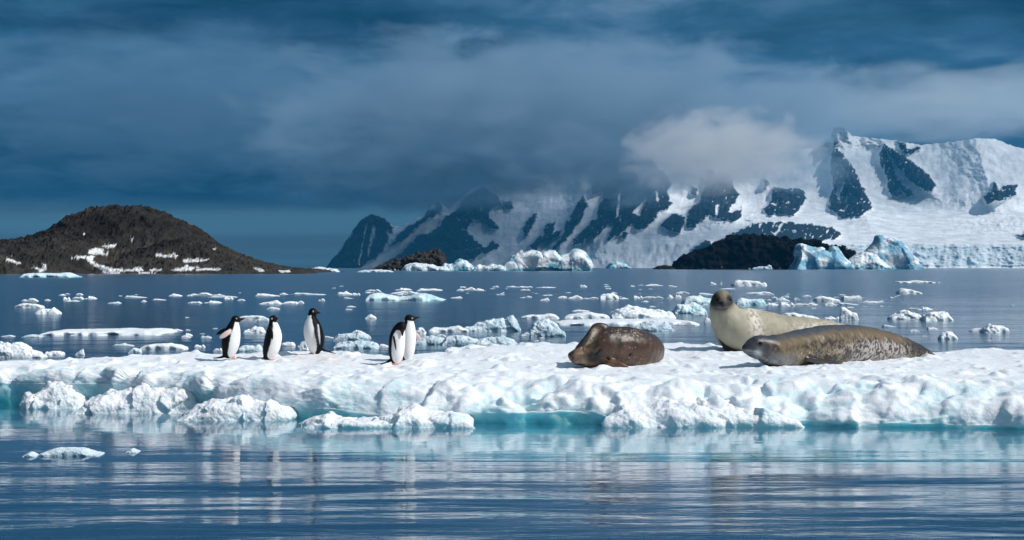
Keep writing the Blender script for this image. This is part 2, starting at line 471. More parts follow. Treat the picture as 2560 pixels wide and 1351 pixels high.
def Ttop(X, Y):
    X = np.asarray(X, float); Y = np.asarray(Y, float)
    shp = X.shape; x = X.ravel(); y = Y.ravel()
    yf, yb = Yf(x), Yb(x)
    t = np.clip((y - yf) / (yb - yf), 0, 1.0)
    tf = np.interp(fpx(x), [-900, 0, 400, 900, 1500, 2560, 3300], [.50, .49, .50, .47, .46, .48, .48])
    h = tf + (Tb(x) - tf) * sstep(0.35, 1.0, t)
    p = np.stack([x * 0.55, y * 0.55, np.zeros_like(x)], -1)
    h = h + 0.035 * pnoise(p) + 0.022 * pnoise(p * 2.9 + 5) + 0.009 * pnoise(p * 9 + 9)
    return h.reshape(shp)
def ground(px, py):
    """where the sight line through a photograph pixel meets the top of the floe"""
    Y = np.arange(18.0, 33.0, 0.02); X = (px - 1280) / F * Y; z = CH - (py - HZ) / F * Y
    d = z - Ttop(X, Y); i = np.argmax(d < 0) if (d < 0).any() else len(Y) - 1
    return float(Y[i])

def build_floe():
    xs = np.arange(-9.6, 9.61, 0.024)
    NB = 7; NT_ = 150; NC = 64; ND = 26; NE = 44
    rows = []; ice = []; amp = []; reg = []
    x = xs; px = fpx(x); yf, yb = Yf(x), Yb(x)
    lr = np.interp(px, [-900, 0, 500, 900, 1300, 1550, 3300], [.35, .35, .30, .45, .8, 1.35, 1.35])
    zo = np.interp(px, [-900, 0, 60, 260, 380, 520, 700, 900, 985, 1010, 1060, 1180, 1400, 1500, 1560, 1950, 2020, 2250, 2300, 2450, 2520, 3300],
                   [.30, .30, .30, .34, .33, .27, .17, .10, .03, .03, .10, .13, .13, .12, .02, .02, .06, .05, .04, .04, .04, .04])
    uc = np.interp(px, [-900, 60, 400, 700, 950, 990, 1020, 1080, 1200, 1400, 1500, 1570, 1950, 2030, 2240, 2300, 2440, 2530, 3300],
                   [.02, .02, .02, .04, .04, .0, .0, .03, .03, .03, .03, .0, .0, .0, .0, .0, .0, .0, .0])
    ov = np.interp(px, [-900, 400, 900, 1500, 3300], [.0, .0, .02, .03, .05]) + 0.06 * pnoise(np.stack([x * 1.4, x * 0, x * 0 + 3], -1))
    foot = np.interp(px, [-900, 0, 450, 750, 1000, 3300], [0.5, 0.6, 0.9, 1.6, 2.0, 2.1])
    for k in range(NB):
        t = k / NB
        Yk = yb + 0.5 * (1 - t) ** 2; zk = -0.5 + (Tb(x) - 0.03 + 0.5) * np.sin(t * math.pi / 2)
        rows.append((x, Yk, zk)); ice.append(np.full_like(x, 0.35)); amp.append(np.full_like(x, 0.02)); reg.append(0)
    for k in range(NT_):
        t = k / (NT_ - 1); Yk = (yb - 0.04) + (yf + lr - yb + 0.04) * t
        zk = Ttop(x, Yk) - 0.05 * np.exp(-((yb - Yk) / 0.12))
        rows.append((x, Yk, zk)); ice.append(np.zeros_like(x)); amp.append(0.012 + 0.02 * sstep(0.4, 1.0, t) + 0 * x); reg.append(1)
    zt = Ttop(x, yf + lr)
    for k in range(1, NC):
        a = (k / (NC - 1)) * math.pi / 2
        e = np.interp(px, [-900, 900, 1500, 3300], [0.62, 0.66, 0.95, 0.95])
        sy = np.sin(a) ** e; sz = 1 - (1 - np.cos(a)) ** np.maximum(e, 0.8)
        Yk = (yf + lr) + (-(lr + ov)) * sy; zk = zo + (zt - zo) * sz
        rows.append((x, Yk, zk))
        depth = 1 - sz
        lowice = np.where(px < 1530, 1.0, 0.35)
        ice.append(lowice * sstep(0.6, 1.0, depth) * 0.25); amp.append(0.035 + 0.06 * np.sin(min(a * 1.3, math.pi / 2)) * np.interp(px, [-900, 700, 1500, 3300], [.75, .8, 1.25, 1.3])); reg.append(2)
    for k in range(1, ND):
        t = k / (ND - 1)
        Yk = (yf - ov) + (uc + ov) * math.sin(t * math.pi / 2) ; zk = zo + (-0.07 - zo) * (1 - math.cos(t * math.pi / 2)) ** 0.8
        rows.append((x, Yk, zk)); ice.append(np.full_like(x, 0.18 + 0.82 * min(1, t * 1.3) ** 1.3)); amp.append((0.03 + 0.01 * t) * np.ones_like(x)); reg.append(3)
    for k in range(1, NE):
        t = k / (NE - 1)
        Yk = (yf + uc) + (-(foot + uc)) * t; zk = -0.07 - 0.13 * t
        rows.append((x, Yk, zk)); ice.append(np.full_like(x, 0.88)); amp.append(np.full_like(x, 0.02)); reg.append(4)
    for k in range(1, 8):
        t = k / 7
        rows.append((x, (yf - foot) + (foot + 1.2) * t, -0.20 - 0.05 * min(1, t * 4) - 0.9 * t)); ice.append(np.full_like(x, 0.6)); amp.append(np.full_like(x, 0.03)); reg.append(5)
    V = np.array([np.stack(np.broadcast_arrays(*r), -1) for r in rows]).transpose(1, 0, 2)      # nu, nv, 3
    nu, nv = V.shape[:2]
    ICE = np.array(ice).T.ravel(); AMP = np.array(amp).T.ravel()
    v = V.reshape(-1, 3); q = grid_quads(nu, nv)
    n = normals_of(v, q)
    if n[nv // 3, 2] < 0: q = q[:, ::-1]; n = -n
    reg = np.tile(np.array(reg), nu)
    big = fbm(v * np.array([1.25, 1.6, 1.8]), 2, off=3.0) * 1.3 + 0.35 * billow(v * 3.1, 2, off=6.0); med = fbm(v * 4.4, 3, off=8.0); sm = billow(v * 10.0, 2, 0.5, off=1.0)
    d = AMP * (1.35 * big + 0.45 * med + 0.13 * sm + 0.15)
    face = (reg == 2)
    vary = np.clip(0.75 + 0.9 * pnoise(v * np.array([0.55, 0.8, 0.9]) + 70), 0.25, 1.6)      # calm packed stretches between broken ones
    d = d * np.where(reg <= 2, vary, 1.0) * (1 - 0.6 * sstep(2360, 2460, np.repeat(fpx(xs), nv)))
    fr_ = np.random.default_rng(77); K_ = 260
    st = np.stack([fr_.uniform(-9.5, 9.5, K_), np.zeros(K_), fr_.uniform(0, .55, K_)], -1); st[:, 1] = Yf(st[:, 0]) + fr_.uniform(-.1, 1.4, K_)
    dr = fr_.normal(size=(K_, 3)); dr /= np.linalg.norm(dr, axis=1)[:, None]
    fi = np.where((reg == 2) | (reg == 3))[0]
    wv = v[fi] + 0.06 * np.stack([fbm(v[fi] * 5, 2, off=a) for a in (1, 5, 9)], -1)
    best = np.full(len(fi), 1e9); ci = np.zeros(len(fi), int)
    for kk in range(K_):
        near = np.abs(wv[:, 0] - st[kk, 0]) < 0.9
        dd = ((wv[near] - st[kk]) ** 2).sum(1); w_ = np.where(near)[0]; b_ = dd < best[w_]
        best[w_[b_]] = dd[b_]; ci[w_[b_]] = kk
    d[fi] += 0.055 * np.clip(((v[fi] - st[ci]) * dr[ci]).sum(1) * 4.0 + fr_.uniform(-.6, .6, K_)[ci], -1, 1) * np.where(reg[fi] == 3, 0.35, 1.0)
    tops = (reg == 1)
    # wind-packed crust and small blocks on the top
    lump = np.clip(fbm(v * np.array([3.4, 2.2, 3.0]), 3, off=21) - 0.28, 0, 1)
    d = d + np.where(tops, 0.10 * lump * sstep(0.0, 0.5, AMP / 0.03), 0)
    v2 = smooth_mesh(v + n * d[:, None], q, 2, 0.5)
    n2 = normals_of(v2, q)
    v2 = v2 + n2 * (0.007 * fbm(v2 * 21, 3, 0.6, off=4) * np.where(reg >= 3, 0.3, 1.0))[:, None]
    mask = fbm(v * 1.7, 3, off=40)
    I = np.clip(ICE + np.where(face, 0.40 * mask * sstep(0.05, 0.5, ICE) - 0.45 * np.clip(big, 0, 1), 0), 0, 1)
    hollow = np.where(face, sstep(0.02, 0.30, -(big * 0.6 + med * 0.7)) * 0.20, 0)  # hollows tinted towards ice blue, colour standing in for light through the snow
    I = np.clip(np.maximum(I, hollow * (np.tile(fpx(xs)[:, None], (1, nv)).ravel() > -2000)), 0, 1)
    me = mesh_from("ice_floe", v2, q)
    set_float(me, I, "ice")
    PX, PY = to_px(v2)
    st = np.exp(-((PX - 790) / 95) ** 2 - ((PY - 898) / 13) ** 2) + 0.8 * np.exp(-((PX - 1010) / 40) ** 2 - ((PY - 911) / 6) ** 2) + 0.9 * np.exp(-((PX - 705) / 9) ** 2 - ((PY - 903) / 3) ** 2)
    set_float(me, np.where(tops, np.clip(st * (0.55 + 0.9 * fbm(v * 6, 3, off=2)), 0, 1), 0), "stain")
    o = obj("ice_floe", me, MAT['floe'])
    tag(o, "broad snow-covered ice floe with turquoise undercut edge, carrying the penguins and seals", "ice floe")
build_floe()

# ------------------------------------------------------------------ lumps of ice
def lump_mesh(name, w, d, h, prof, seed, nx=48, rough=0.3, p_edge=2.2, p_top=0.5, sink=0.35, freq=2.4, kind='billow', fine=0.10, ny=None, nz=None, facet=None):
    """a block w wide, d deep, h high above z=0, its skyline prof(u), u in -1..1; reaches sink*h below z=0"""
    hx = w / 2; hy = d / 2
    sx = w * 1.12 / (nx - 1); 
    ny = ny or int(np.clip(round(d * 1.12 / sx), 12, 46)); nz = nz or int(np.clip(round(h * (1.35 + sink) / sx), 12, 44))
    gx = np.linspace(-w * .56, w * .56, nx); gy = np.linspace(-d * .56, d * .56, ny); gz = np.linspace(-sink * h * 1.15, h * 1.3, nz)
    X, Y, Z = np.meshgrid(gx, gy, gz, indexing='ij')
    pts = np.stack([X.ravel() / hx, Y.ravel() / hy, Z.ravel() / h], -1)
    asp = np.array([max(1, w / h / 2.0), max(1, d / h / 2.0), 1.0])
    pn = pts * asp
    nf = {'billow': billow, 'fbm': fbm, 'ridged': ridged}[kind]
    nz1 = nf(pn * freq * 0.5, 3, 0.5, off=seed * 7.13).reshape(X.shape)
    e1 = pnoise(np.stack([pts[:, 0] * 1.6 * asp[0] ** .5, pts[:, 1] * 1.6, pts[:, 2] * 0.7], -1) + seed * 3.7).reshape(X.shape)
    u = X / hx
    qy = np.abs(Y / hy) * (1 + 0.25 * e1)
    qx = np.abs(u) * (1 + 0.08 * e1)
    rr = np.clip(1 - qy ** p_edge, 0, 1) ** p_top * np.where(qx < 1, np.clip(1 - qx ** 10, 0, 1) ** 0.5, 0)
    top = h * prof(u) * rr
    f = (Z - top) / h - rough * 0.5 * nz1 * np.clip(rr + 0.15, 0, 1) * sstep(-0.1, 0.35, prof(u))
    edge = np.maximum(qx, qy) - 0.97
    f = np.maximum(f, edge * 1.5)
    f = np.maximum(f, -(Z / h + sink))
    f[0] = f[-1] = 1; f[:, 0] = f[:, -1] = 1; f[:, :, 0] = f[:, :, -1] = 1
    sp = np.array([gx[1] - gx[0], gy[1] - gy[0], gz[1] - gz[0]])
    v, q = nets(f, np.array([gx[0], gy[0], gz[0]]), sp)
    v = smooth_mesh(v, q, 1, 0.4)
    n = normals_of(v, q)
    if facet:
        fr_ = np.random.default_rng(int(seed) + 900); k = facet[1]
        lo_, hi_ = v.min(0), v.max(0); st = lo_ + fr_.uniform(0, 1, (k, 3)) * (hi_ - lo_)
        dr = fr_.normal(size=(k, 3)); dr /= np.linalg.norm(dr, axis=1)[:, None]
        wv = v + 0.05 * h * np.stack([fbm(v / h * 3, 2, off=a) for a in (1, 5, 9)], -1)
        ci = np.stack([((wv - p_) ** 2).sum(1) for p_ in st], -1).argmin(1)
        dd = ((v - st[ci]) * dr[ci]).sum(1) / h
        v = v + n * (h * facet[0] * np.clip(dd * 1.6 + fr_.uniform(-.5, .5, k)[ci], -1, 1) * sstep(-0.1, 0.15, v[:, 2] / h))[:, None]
        n = normals_of(v, q)
    pn = v / h
    v = v + n * (h * fine * fbm(pn * 4.5, 3, 0.55, off=seed * 1.9))[:, None]
    return v, q

def prof_pts(pts):
    a = np.array(pts, float); return lambda u: np.interp(u, a[:, 0], a[:, 1])

def px_lump(name, sky, base, depth, mat, seed, Y=None, dense=1.0, colfn=None, icelow=0.25, **kw):
    """a block whose skyline is a list of photograph points; its front foot stands at the row base"""
    sky = np.array(sky, float); x0, x1 = sky[0, 0], sky[-1, 0]
    Y = Y or Yw(base)
    Yc = Y + depth / 2 * 0.8
    w = (x1 - x0) / F * Yc; cx = ((x0 + x1) / 2 - 1280) / F * Yc
    zt = CH - (sky[:, 1] - HZ) / F * Yc
    h = max(zt.max(), 1e-3)
    pr = prof_pts(np.stack([(sky[:, 0] - (x0 + x1) / 2) / ((x1 - x0) / 2), np.maximum(zt, 0.02 * h) / h], -1))
    nx = int(np.clip((x1 - x0) * 0.4 * 1.3 * dense, 14, 170))
    v, q = lump_mesh(name, w, depth, h, pr, seed, nx=nx, **kw)
    me = mesh_from(name, v, q)
    if colfn is not None: set_col(me, colfn(v, normals_of(v, q), h))
    else: set_float(me, icelow * sstep(0.32, 0.0, v[:, 2] / h + 0.12 * fbm(v / h * 3, 2)), "ice")
    o = obj(name, me, mat); o.location = (cx, Yc, 0)
    return o

def block(name, x0, x1, base, top, mat, seed, depth=None, peaks=None, Y=None, **kw):
    r = np.random.default_rng(seed)
    if peaks is None:
        k = r.integers(3, 6); us = np.sort(r.uniform(0.1, 0.9, k)); hs = r.uniform(0.45, 1.0, k); hs[r.integers(0, k)] = 1.0
        peaks = [(0, 0.15)] + list(zip(us, hs)) + [(1, 0.15)]
    sky = [(x0 + (x1 - x0) * u, base + (top - base) * hh * 0.88) for u, hh in peaks]
    Yy = Y or Yw(base)
    d = depth or (x1 - x0) / F * Yy * r.uniform(0.45, 0.8)
    return px_lump(name, sky, base, d, mat, seed, Y=Y, **kw)

# ------------------------------------------------------------------ pieces that lean on the front of the floe
def front_pieces():
    S = MAT['snowchunk']
    kw = dict(rough=0.40, p_edge=2.4, p_top=0.42, freq=2.2, kind='fbm', fine=0.035, dense=1.25, ny=40, facet=(0.13, 26))
    o = px_lump("snow_block", [(64, 1003), (80, 985), (100, 975), (122, 958), (150, 952), (178, 962), (205, 975), (226, 985), (232, 1005)], 1022, 0.75, S, 11, **kw)
    tag(o, "rounded snow block with a single hump, against the turquoise edge of the floe", "snow block")
    o = px_lump("snow_block", [(205, 1015), (228, 1000), (262, 982), (270, 973), (330, 972), (380, 966), (430, 974), (470, 962), (500, 966), (512, 985), (516, 1010)], 1034, 0.85, S, 12, **kw)
    tag(o, "longest crusty snow block, rising to a knob at the end, touching the floe", "snow block")
    o = px_lump("snow_block", [(456, 1035), (480, 1026), (520, 1008), (560, 1002), (590, 992), (622, 990), (632, 1004), (680, 1003), (715, 1010), (738, 1025), (742, 1042)], 1052, 0.8, S, 13, **kw)
    tag(o, "low flat-topped snow slab with a small peak, floating in front of the floe", "snow block")
    kw2 = dict(kw); kw2.update(p_top=0.35, rough=0.3)
    o = px_lump("ice_ledge", [(742, 1066), (775, 1052), (800, 1046), (822, 1036), (838, 1048), (880, 1052), (940, 1049), (985, 1040), (1000, 1020), (1040, 1020), (1075, 1031), (1140, 1036), (1186, 1040), (1188, 1052)], 1070, 0.7, S, 14, icelow=0.5, **kw2)
    tag(o, "thin awash ice ledge below the pillar of the floe", "ice ledge")
    o = px_lump("snow_block", [(1500, 1048), (1512, 1026), (1560, 1012), (1640, 1008), (1700, 1002), (1780, 1012), (1850, 1020), (1920, 1028), (1985, 1045), (1995, 1058)], 1068, 0.9, S, 15, **kw)
    tag(o, "crumbled snow heap sunk along the floe edge below the spotted seal", "snow block")
front_pieces()

# ------------------------------------------------------------------ mountains
def z6(pts): return [(x / 3.122 + 780, y / 3.122 + 460) for x, y in pts]
def z7(pts): return [(x / 2.612 + 1580, y / 2.612 + 300) for x, y in pts]
def z15(pts): return [(x / 2.844 + 1240, y / 2.844 + 280) for x, y in pts]
ROCKS = [
    z6([(70, 665), (165, 580), (245, 500), (255, 435), (300, 425), (320, 350), (370, 285), (430, 235), (490, 232), (560, 262), (625, 325), (655, 345), (600, 375), (585, 470), (560, 510), (520, 560), (460, 600), (380, 640), (300, 660)]),
    z6([(720, 350), (870, 265), (900, 220), (960, 180), (970, 130), (1030, 175), (1000, 215), (930, 265), (870, 300), (800, 370), (700, 445), (620, 480), (600, 475), (660, 410)]),
    z6([(560, 605), (660, 565), (690, 530), (800, 445), (830, 400), (910, 395), (980, 335), (1040, 255), (1130, 205), (1200, 100), (1330, 30), (1450, 90), (1480, 180), (1390, 190), (1380, 260), (1455, 330), (1440, 365), (1390, 340), (1330, 270), (1260, 290), (1210, 330), (1240, 400), (1300, 470), (1340, 500), (1420, 440), (1450, 480), (1440, 510), (1380, 545), (1330, 530), (1260, 590), (1190, 610), (1040, 640), (1010, 600), (900, 600), (760, 640), (670, 620), (600, 615)]),
    z6([(1480, 130), (1560, 140), (1565, 190), (1530, 200), (1490, 160)]),
    z6([(1690, 280), (1740, 230), (1760, 260), (1720, 330), (1690, 380), (1655, 430), (1655, 330)]),
    z6([(1740, 440), (1800, 400), (1830, 320), (1900, 290), (1900, 330), (1880, 390), (1950, 350), (1930, 400), (1860, 440), (1740, 510), (1700, 490)]),
    z15([(690, 600), (680, 420), (800, 340), (950, 360), (1050, 300), (1200, 440), (1250, 520), (1220, 560), (1230, 620), (1250, 650), (1210, 690), (1150, 720), (1120, 770), (1050, 840), (980, 840), (1000, 760), (960, 800), (900, 850), (790, 920), (800, 870), (850, 790), (820, 780), (690, 920), (680, 870), (620, 930), (540, 950), (560, 890), (660, 800), (700, 720), (740, 650), (760, 560)]),
    z15([(390, 980), (480, 870), (490, 800), (560, 680), (610, 590), (655, 650), (610, 760), (560, 830), (470, 930), (430, 980)]),
    z15([(880, 890), (920, 840), (945, 860), (920, 900)]),
    z15([(1350, 830), (1370, 700), (1440, 640), (1480, 540), (1500, 430), (1530, 395), (1560, 450), (1640, 440), (1680, 500), (1730, 600), (1700, 640), (1660, 700), (1690, 720), (1740, 670), (1745, 730), (1720, 770), (1620, 775), (1550, 750), (1540, 735), (1500, 735), (1440, 790), (1400, 820)]),
    z15([(1170, 800), (1240, 730), (1350, 740), (1330, 810), (1310, 860), (1250, 850)]),
    z15([(1400, 520), (1440, 540), (1420, 600), (1390, 590)]),
    z15([(1910, 690), (1960, 620), (1960, 560), (2000, 540), (2180, 550), (2210, 610), (2160, 680), (2110, 740), (2020, 720), (1930, 740)]),
    z15([(1900, 480), (1920, 480), (1945, 510), (1915, 555)]),
    z7([(1275, 560), (1300, 500), (1320, 420), (1290, 300), (1310, 200), (1340, 180), (1400, 260), (1470, 350), (1500, 430), (1545, 520), (1575, 570), (1500, 620), (1430, 640), (1350, 635), (1330, 610), (1290, 590)]),
    z7([(1300, 80), (1340, 90), (1355, 150), (1325, 165), (1310, 140)]), z7([(1350, 80), (1410, 80), (1405, 125), (1370, 125)]), z7([(1300, 40), (1400, 45), (1420, 75), (1310, 68)]),
    z7([(1615, 260), (1640, 155), (1690, 260), (1740, 400), (1765, 490), (1720, 510), (1680, 470), (1660, 360)]),
    z7([(1640, 155), (1720, 200), (1820, 270), (1950, 370), (1985, 430), (1960, 470), (1890, 450), (1800, 380), (1720, 290)]),
    z7([(1700, 330), (1760, 420), (1850, 495), (1800, 500), (1730, 410)]),
    z7([(1720, 135), (1780, 150), (1810, 190), (1890, 175), (1880, 195), (1800, 235), (1750, 190)]),
    z7([(2295, 500), (2340, 470), (2370, 390), (2395, 430), (2390, 460), (2480, 420), (2520, 430), (2500, 490), (2420, 530), (2310, 545)]),
    z7([(565, 790), (620, 760), (720, 710), (780, 680), (900, 668), (1060, 673), (1240, 688), (1310, 710), (1375, 750), (1320, 780), (1150, 800), (900, 808), (560, 815)]),
    z7([(360, 900), (420, 820), (480, 785), (530, 810), (530, 860), (500, 900)]),
    z7([(2500, 765), (2560, 735), (2700, 720), (2700, 765)]),
]
SNOWIN = [z6([(430, 270), (440, 290), (400, 470), (370, 640), (362, 640), (390, 470)]), z6([(470, 330), (520, 290), (480, 420), (440, 570), (432, 570), (450, 430)]),
          z6([(1160, 330), (1190, 320), (1200, 370), (1170, 360)]), z6([(1090, 520), (1300, 490), (1310, 500), (1100, 530)]), z6([(1120, 260), (1180, 245), (1150, 290)]),
          z15([(1600, 640), (1575, 740), (1560, 740), (1560, 670)]), z15([(1950, 650), (2010, 620), (1990, 670)]), z15([(1040, 640), (1070, 620), (1020, 740), (970, 720)]),
          z15([(1130, 560), (1160, 550), (1155, 640), (1140, 630)]), z15([(700, 620), (740, 560), (720, 760), (600, 800)]), z15([(870, 740), (890, 560), (878, 560), (850, 760)]),
          z7([(1340, 270), (1360, 260), (1450, 440), (1440, 450), (1390, 340)]), z7([(1350, 400), (1390, 390), (1350, 530), (1330, 480)]), z7([(1350, 590), (1420, 550), (1380, 600)]),
          z7([(900, 720), (940, 760), (990, 680), (975, 675), (935, 740)]), z7([(800, 760), (870, 740), (850, 770)]), z7([(830, 680), (850, 675), (840, 720)])]

def blur2(a, n):
    for _ in range(n):
        a = (a + np.roll(a, 1, 0) + np.roll(a, -1, 0) + np.roll(a, 1, 1) + np.roll(a, -1, 1)) / 5
    return a
def build_mountains():
    ridge = ctrl([(700, 671.0), (812, 671.5), (850, 625), (880, 580), (905, 545), (930, 536), (955, 543), (985, 566), (1000, 567), (1030, 552), (1060, 535), (1085, 511), (1097, 503), (1108, 512), (1122, 524), (1150, 497), (1180, 470), (1300, 440), (1450, 430), (1480, 415), (1520, 385), (1600, 370), (1700, 388), (1780, 395), (1850, 385), (1950, 372), (2040, 372), (2072, 350), (2084, 320), (2110, 318), (2130, 340), (2180, 346), (2240, 352), (2300, 363), (2400, 353), (2440, 346), (2490, 348), (2530, 365), (2560, 372), (2700, 350), (2900, 420), (3100, 520)])
    nu, nv, nb = 1150, 270, 14
    px = np.linspace(806, 3080, nu); t = np.linspace(0, 1, nv)
    r = ridge(px) + 3.0 * pnoise(np.stack([px * 0.09, px * 0, px * 0], -1)) + 1.5 * pnoise(np.stack([px * 0.31, px * 0, px * 0 + 4], -1))
    base = 670.6
    PX = np.repeat(px[:, None], nv, 1); PY = base + (r[:, None] - base) * t[None, :]
    # jitter of the outcrop edges
    pp = np.stack([PX.ravel() * 0.05, PY.ravel() * 0.05, np.zeros(PX.size)], -1)
    jx = (5.5 * fbm(pp, 4, 0.65, off=3)).reshape(PX.shape); jy = (5.5 * fbm(pp, 4, 0.65, off=60)).reshape(PX.shape)
    rock = np.zeros(PX.shape)
    for poly in ROCKS:
        rock[in_poly(PX + jx, PY + jy, poly)] = 1
    for poly in SNOWIN:
        rock[in_poly(PX + jx * 0.5, PY + jy * 0.5, poly)] = 0
    speck = fbm(np.stack([PX.ravel() * 0.16 + PY.ravel() * 0.05, PY.ravel() * 0.07, PX.ravel() * 0], -1), 4, 0.6, off=9).reshape(PX.shape)
    spr = np.interp(PX, [800, 1250, 1350, 1700, 2050, 2700], [0.95, 0.95, 0.75, 0.85, 0.62, 0.62])
    rock = np.where(speck > spr, 0, rock)
    soft = blur2(rock, 6); wide = blur2(rock, 30)
    H = np.clip(base - PY, 0, None)
    left = 7800 + 6.5 * H
    hr = np.array([0, 6, 60, 72, 140, 180, 340]); yr = np.array([7800, 7820, 7950, 8150, 9300, 9700, 10500])
    right = np.interp(H, hr, yr)
    k = sstep(1480, 2000, PX)
    Y = left * (1 - k) + right * k
    # low nunatak stands proud of the glacier
    hump = np.exp(-((PX - 1950) / 150) ** 2) * np.exp(-((PY - 600) / 34) ** 2)
    Y = Y - 420 * hump
    p3 = np.stack([PX.ravel() * 2.2, PY.ravel() * 1.3, PX.ravel() * 0], -1)
    big = fbm(p3 * 0.006, 4, 0.55, off=12).reshape(PX.shape)
    crag = ridged(np.stack([PX.ravel() * 0.05 + PY.ravel() * 0.02, PY.ravel() * 0.022, PX.ravel() * 0], -1), 5, 0.55, off=4).reshape(PX.shape)
    soft_snow = fbm(p3 * 0.02, 4, 0.5, off=7).reshape(PX.shape)
    steep = 1 - 0.75 * (sstep(58, 70, H) * (1 - sstep(140, 170, H))) * k
    Y = Y - 70 * wide - 40 * soft - ((60 - 30 * k) * big * steep) - soft * 58 * crag - (1 - soft) * (5 * soft_snow * steep + 1.5 * crag * steep)
    # spurs: a crest line running down the face, one flank towards the sun, one away from it
    for (xa, ya), (xb, yb_), wl, wr, amp in (((2436, 345), (2480, 495), 150, 170, 420), ((2092, 320), (2165, 545), 62, 100, 190), ((2205, 350), (2330, 485), 60, 130, 170),
                                          ((1775, 425), (1795, 560), 85, 75, 170), ((1600, 400), (1500, 610), 130, 100, 210), ((1190, 480), (1130, 660), 110, 120, 220),
                                          ((925, 538), (890, 668), 70, 75, 190), ((1095, 505), (985, 610), 60, 60, 110), ((1950, 470), (1960, 550), 90, 90, 120), ((1450, 470), (1395, 640), 40, 60, 110)):
        tt = (PY - ya) / (yb_ - ya); cx = xa + (xb - xa) * tt + 6 * jx / 5.5
        g = np.where(PX < cx, 1 - (cx - PX) / wl, 1 - (PX - cx) / wr)
        Y = Y - amp * np.clip(g, 0, 1) ** 1.15 * sstep(1.35, 0.95, tt) * sstep(-0.9, 0.05, tt + 0.4)
    # crevassed glacier front on the right
    cre = ridged(np.stack([PX.ravel() * 0.030, PY.ravel() * 0.055, PX.ravel() * 0], -1), 4, 0.6, off=33).reshape(PX.shape)
    fr = sstep(1900, 2150, PX) * (1 - sstep(52, 64, H)) * sstep(2, 8, H)
    Y = Y - fr * 8 * cre
    # crevasse fields
    for cx, cy, sx, sy in ((2480, 560, 110, 26), (1740, 560, 80, 20), (1860, 545, 60, 16), (2180, 360, 90, 14)):
        g = np.exp(-((PX - cx) / sx) ** 2 - ((PY - cy) / sy) ** 2); Y = Y - g * 34 * cre
    Z = CH - (PY - HZ) / F * Y
    X = (PX - 1280) / F * Y
    V = np.stack([X, Y, Z], -1)
    # the far side of the range falls away behind the ridge
    back = []
    top = V[:, -1]
    for j in range(1, nb + 1):
        b = top.copy(); b[:, 1] += 900 * (j / nb); b[:, 2] = np.maximum(top[:, 2] * (1 - (j / nb) ** 1.3), -3) + 20 * pnoise(b * 0.01) * (1 - j / nb)
        back.append(b)
    V = np.concatenate([V, np.stack(back, 1)], 1)
    R = np.concatenate([rock, np.tile(rock[:, -1:], (1, nb))], 1).ravel()
    nv2 = nv + nb
    v = V.reshape(-1, 3); q = grid_quads(nu, nv2)
    n = normals_of(v, q)
    if n[nv2 * 400 + 60, 1] > 0: q = q[:, ::-1]
    c1 = fbm(v * 0.012, 3, off=2)[:, None]
    rc = np.array([0.007, 0.009, 0.013]) * (1 + 0.5 * c1); sn = np.array([0.80, 0.83, 0.86]) * (1 + 0.03 * c1)
    frv = np.concatenate([fr * np.clip(0.75 - 0.3 * cre, 0, 1), np.zeros((nu, nb))], 1).ravel()[:, None]
    sn = sn * (1 - frv) + np.array([0.34, 0.54, 0.64]) * frv  # blue tint puts the shade on the glacier front into its colour
    me = mesh_from("mountains", v, q)
    set_col(me, np.clip(R[:, None] * rc + (1 - R[:, None]) * sn, 0, 1))
    tag(obj("mountains", me, MAT['mount']), "snowy mountain range with dark rock ribs rising into cloud", kind="structure")
build_mountains()

